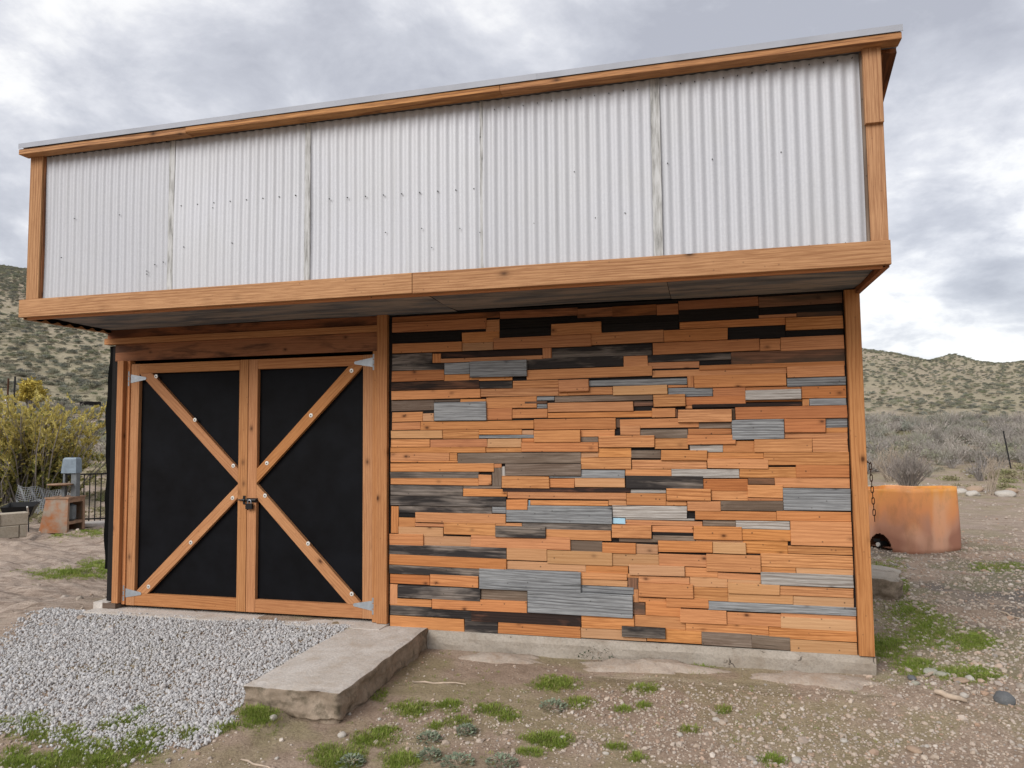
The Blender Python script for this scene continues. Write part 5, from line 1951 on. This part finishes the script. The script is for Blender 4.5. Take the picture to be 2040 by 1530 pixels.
scatter('dry_brush', bk, np.stack([bx_, by_, gz(bx_, by_) - .04], -1), ss, np.stack([np.zeros(len(bx_)), np.zeros(len(bx_)), rng.uniform(0, 6.28, len(bx_))], -1), np.where(rng.random(len(bx_)) < .62, rng.integers(0, 4, len(bx_)), rng.integers(4, 7, len(bx_))), 'band of grey leafless brush at the foot of the hill', 'brush', ss * rng.uniform(.7, 1.0, len(ss)))

# ---- low dry ground cover in front of the brush
MAT['cover'] = instance_mat('low_ground_cover', [(.27, .25, .14), (.32, .28, .18), (.23, .24, .11), (.33, .30, .17)], .9, .3, .15)
ck = kit('cover_kit', [sage_mesh(120 + i, 110, .17, MAT['cover'], .4, .30, 0) for i in range(3)])
n_ = 8500
aa = np.where(rng.random(n_) < .66, rng.uniform(-7, 34, n_), rng.uniform(-66, -38, n_))
rr_ = np.where(aa > -20, np.sqrt(rng.uniform(25 ** 2, 64 ** 2, n_)), np.sqrt(rng.uniform(17 ** 2, 46 ** 2, n_)))
bx_, by_ = CAM.x + rr_ * np.sin(np.radians(aa)), CAM.y + rr_ * np.cos(np.radians(aa))
kp = rng.random(n_) < sm(.36, .56, fbm(bx_ * .2 + 7, by_ * .2, 3)) * np.where(aa > -20, 1, .6)
bx_, by_ = bx_[kp], by_[kp]
ss = rng.uniform(.25, .6, len(bx_))
scatter('ground_cover', ck, np.stack([bx_, by_, gz(bx_, by_) - .03], -1), ss, np.stack([np.zeros(len(bx_)), np.zeros(len(bx_)), rng.uniform(0, 6.28, len(bx_))], -1), rng.integers(0, 3, len(bx_)), 'low dry olive ground cover on the flat before the hill', 'ground cover', ss * .8)


# ---- single shrubs
def shrub(px, py, h, wd, ntw, mat, label, seed, leafmat=None, nleaf=0, ls=.05):
    p = G(px, py)
    rs = random.Random(seed)
    b, lf = MB(), MB()
    for i in range(ntw):
        a = rs.uniform(0, 6.28)
        q = wd / 2 * rs.random() ** .6
        hh = h * rs.uniform(.55, 1.05) * (1 - .25 * (q / (wd / 2)) ** 2)
        p0 = Vector((rs.uniform(-.12, .12), rs.uniform(-.12, .12), -.03))
        p2 = Vector((q * math.cos(a), q * math.sin(a), hh))
        p1 = p0.lerp(p2, .5) + Vector((rs.uniform(-.08, .08), rs.uniform(-.08, .08), .08 * h))
        b.tube([p0, p1, p2], [.012, .008, .003], 3, cap=False)
        for j in range(6):
            t_ = rs.uniform(.3, 1)
            u = p1.lerp(p2, t_)
            v = u + Vector((rs.uniform(-.16, .16), rs.uniform(-.16, .16), rs.uniform(.04, .24))) * h * .8
            b.tube([u, v], [.005, .002], 3, cap=False)
            for k in range(nleaf):
                w_ = u.lerp(v, rs.random())
                d_ = Vector((rs.uniform(-1, 1), rs.uniform(-1, 1), rs.uniform(-.2, 1))).normalized()
                s2 = d_.cross(Vector((rs.uniform(-1, 1), rs.uniform(-1, 1), .3))).normalized() * ls * .2
                lf.add([w_, w_ + d_ * ls * .5 + s2, w_ + d_ * ls, w_ + d_ * ls * .5 - s2], [(0, 1, 2, 3)])
    e = empty('shrub', p, label, 'shrub')
    b.build('branches', mat, e, Matrix.Translation(p))
    if lf.V:
        lf.build('foliage', leafmat, e, Matrix.Translation(p))


MAT['bare'] = plain('bare_twigs', (.27, .235, .21), .9, 0, 6, .3)
MAT['bare_tan'] = plain('bare_tan_twigs', (.40, .33, .26), .9, 0, 6, .3)
shrub(1812, 978, 1.05, 1.5, 150, MAT['bare'], 'bare grey twiggy shrub behind the orange tank', 5)
shrub(1978, 985, 1.05, .8, 26, MAT['bare_tan'], 'thin dead shrub by the rubble bank', 6)
shrub(1775, 960, 1.2, 1.3, 70, MAT['bare_tan'], 'pale dead shrub next to the shed corner behind the tank', 9)
MAT['gold_leaf'] = plain('gold_leaf', (.55, .43, .09), .8, 0, 3, .3)
shrub(62, 826, 1.5, 1.0, 60, MAT['bare'], 'small yellow bush at the foot of the hill behind the willow', 7, MAT['gold_leaf'], 14, .16)


# ---- big yellow willow bush
def willow():
    p = G(92, 1022)
    h = Vector((p.x - CAM.x, p.y - CAM.y, 0)).normalized()
    p = p + h * 1.6 + Vector((-h.y, h.x, 0)) * .25
    p.z = gz1(p.x, p.y)
    r_ = Vector((h.y, -h.x, 0))
    e = empty('willow_bush', p, 'large yellow-green willow bush behind the workshop machine', 'bush')
    rs = random.Random(11)
    st, lf = MB(), MB()
    HT = 2.55
    for i in range(270):
        off = rs.gauss(0, .62)
        dep = rs.gauss(0, .40)
        base_ = r_ * (off * .62 - .25) + h * dep * .6
        lean = rs.gauss(0, .26) + off * .30
        hh = HT * rs.uniform(.45, 1.0) * (1 - .13 * abs(off))
        if rs.random() < .25:
            hh *= .6
        tip = base_ + r_ * lean * hh + h * (dep * .35 + rs.gauss(0, .22)) * hh + Vector((0, 0, hh))
        mid = base_.lerp(tip, .5) + Vector((0, 0, .10 * hh)) + r_ * rs.gauss(0, .05)
        b0 = base_ + Vector((0, 0, -.05))
        st.tube([b0, mid, tip], [.018, .012, .004], 4, cap=False)
        for j in range(9):
            t_ = rs.uniform(.12, 1)
            u = b0.lerp(mid, t_ * 2) if t_ < .5 else mid.lerp(tip, t_ * 2 - 1)
            v = u + (r_ * rs.gauss(lean * .5, .55) + h * rs.gauss(0, .5) + Vector((0, 0, rs.uniform(.5, 1.3)))) * rs.uniform(.12, .34)
            st.tube([u, v], [.006, .002], 3, cap=False)
            for k in range(24):
                w_ = u.lerp(v, rs.random() ** .7)
                d_ = ((v - u).normalized() + Vector((rs.uniform(-.9, .9), rs.uniform(-.9, .9), rs.uniform(-.5, .7)))).normalized()
                ls = rs.uniform(.05, .10)
                s2 = d_.cross(Vector((rs.uniform(-1, 1), rs.uniform(-1, 1), rs.uniform(-.3, .3)))).normalized() * ls * .21
                rel = w_.z / HT
                mi = 0 if rs.random() < sm(.15, .62, rel) * .9 else (1 if rs.random() < .65 else 2)
                lf.add([w_, w_ + d_ * ls * .5 + s2, w_ + d_ * ls, w_ + d_ * ls * .5 - s2], [(0, 1, 2, 3)], mi)
    M = Matrix.Translation(p)
    st.build('stems', MAT['bare'], e, M)
    lf.build('foliage', [MAT['wl1'], MAT['wl2'], MAT['wl3']], e, M)


def leafmat(name, col):
    m = plain(name, col, .75, 0, 7, .3)
    t = m.node_tree
    b = t.nodes['Principled BSDF']
    tr = N(t, 'ShaderNodeBsdfTranslucent')
    lk_ = b.inputs['Base Color'].links[0].from_socket
    t.links.new(lk_, tr.inputs[0])
    mx = N(t, 'ShaderNodeMixShader', i_Fac=.3)
    t.links.new(b.outputs[0], mx.inputs[1])
    t.links.new(tr.outputs[0], mx.inputs[2])
    t.links.new(mx.outputs[0], t.nodes['Material Output'].inputs[0])
    return m


MAT['wl1'] = leafmat('willow_gold', (.60, .50, .15))
MAT['wl2'] = leafmat('willow_olive', (.42, .38, .12))
MAT['wl3'] = leafmat('willow_green', (.20, .23, .06))
willow()
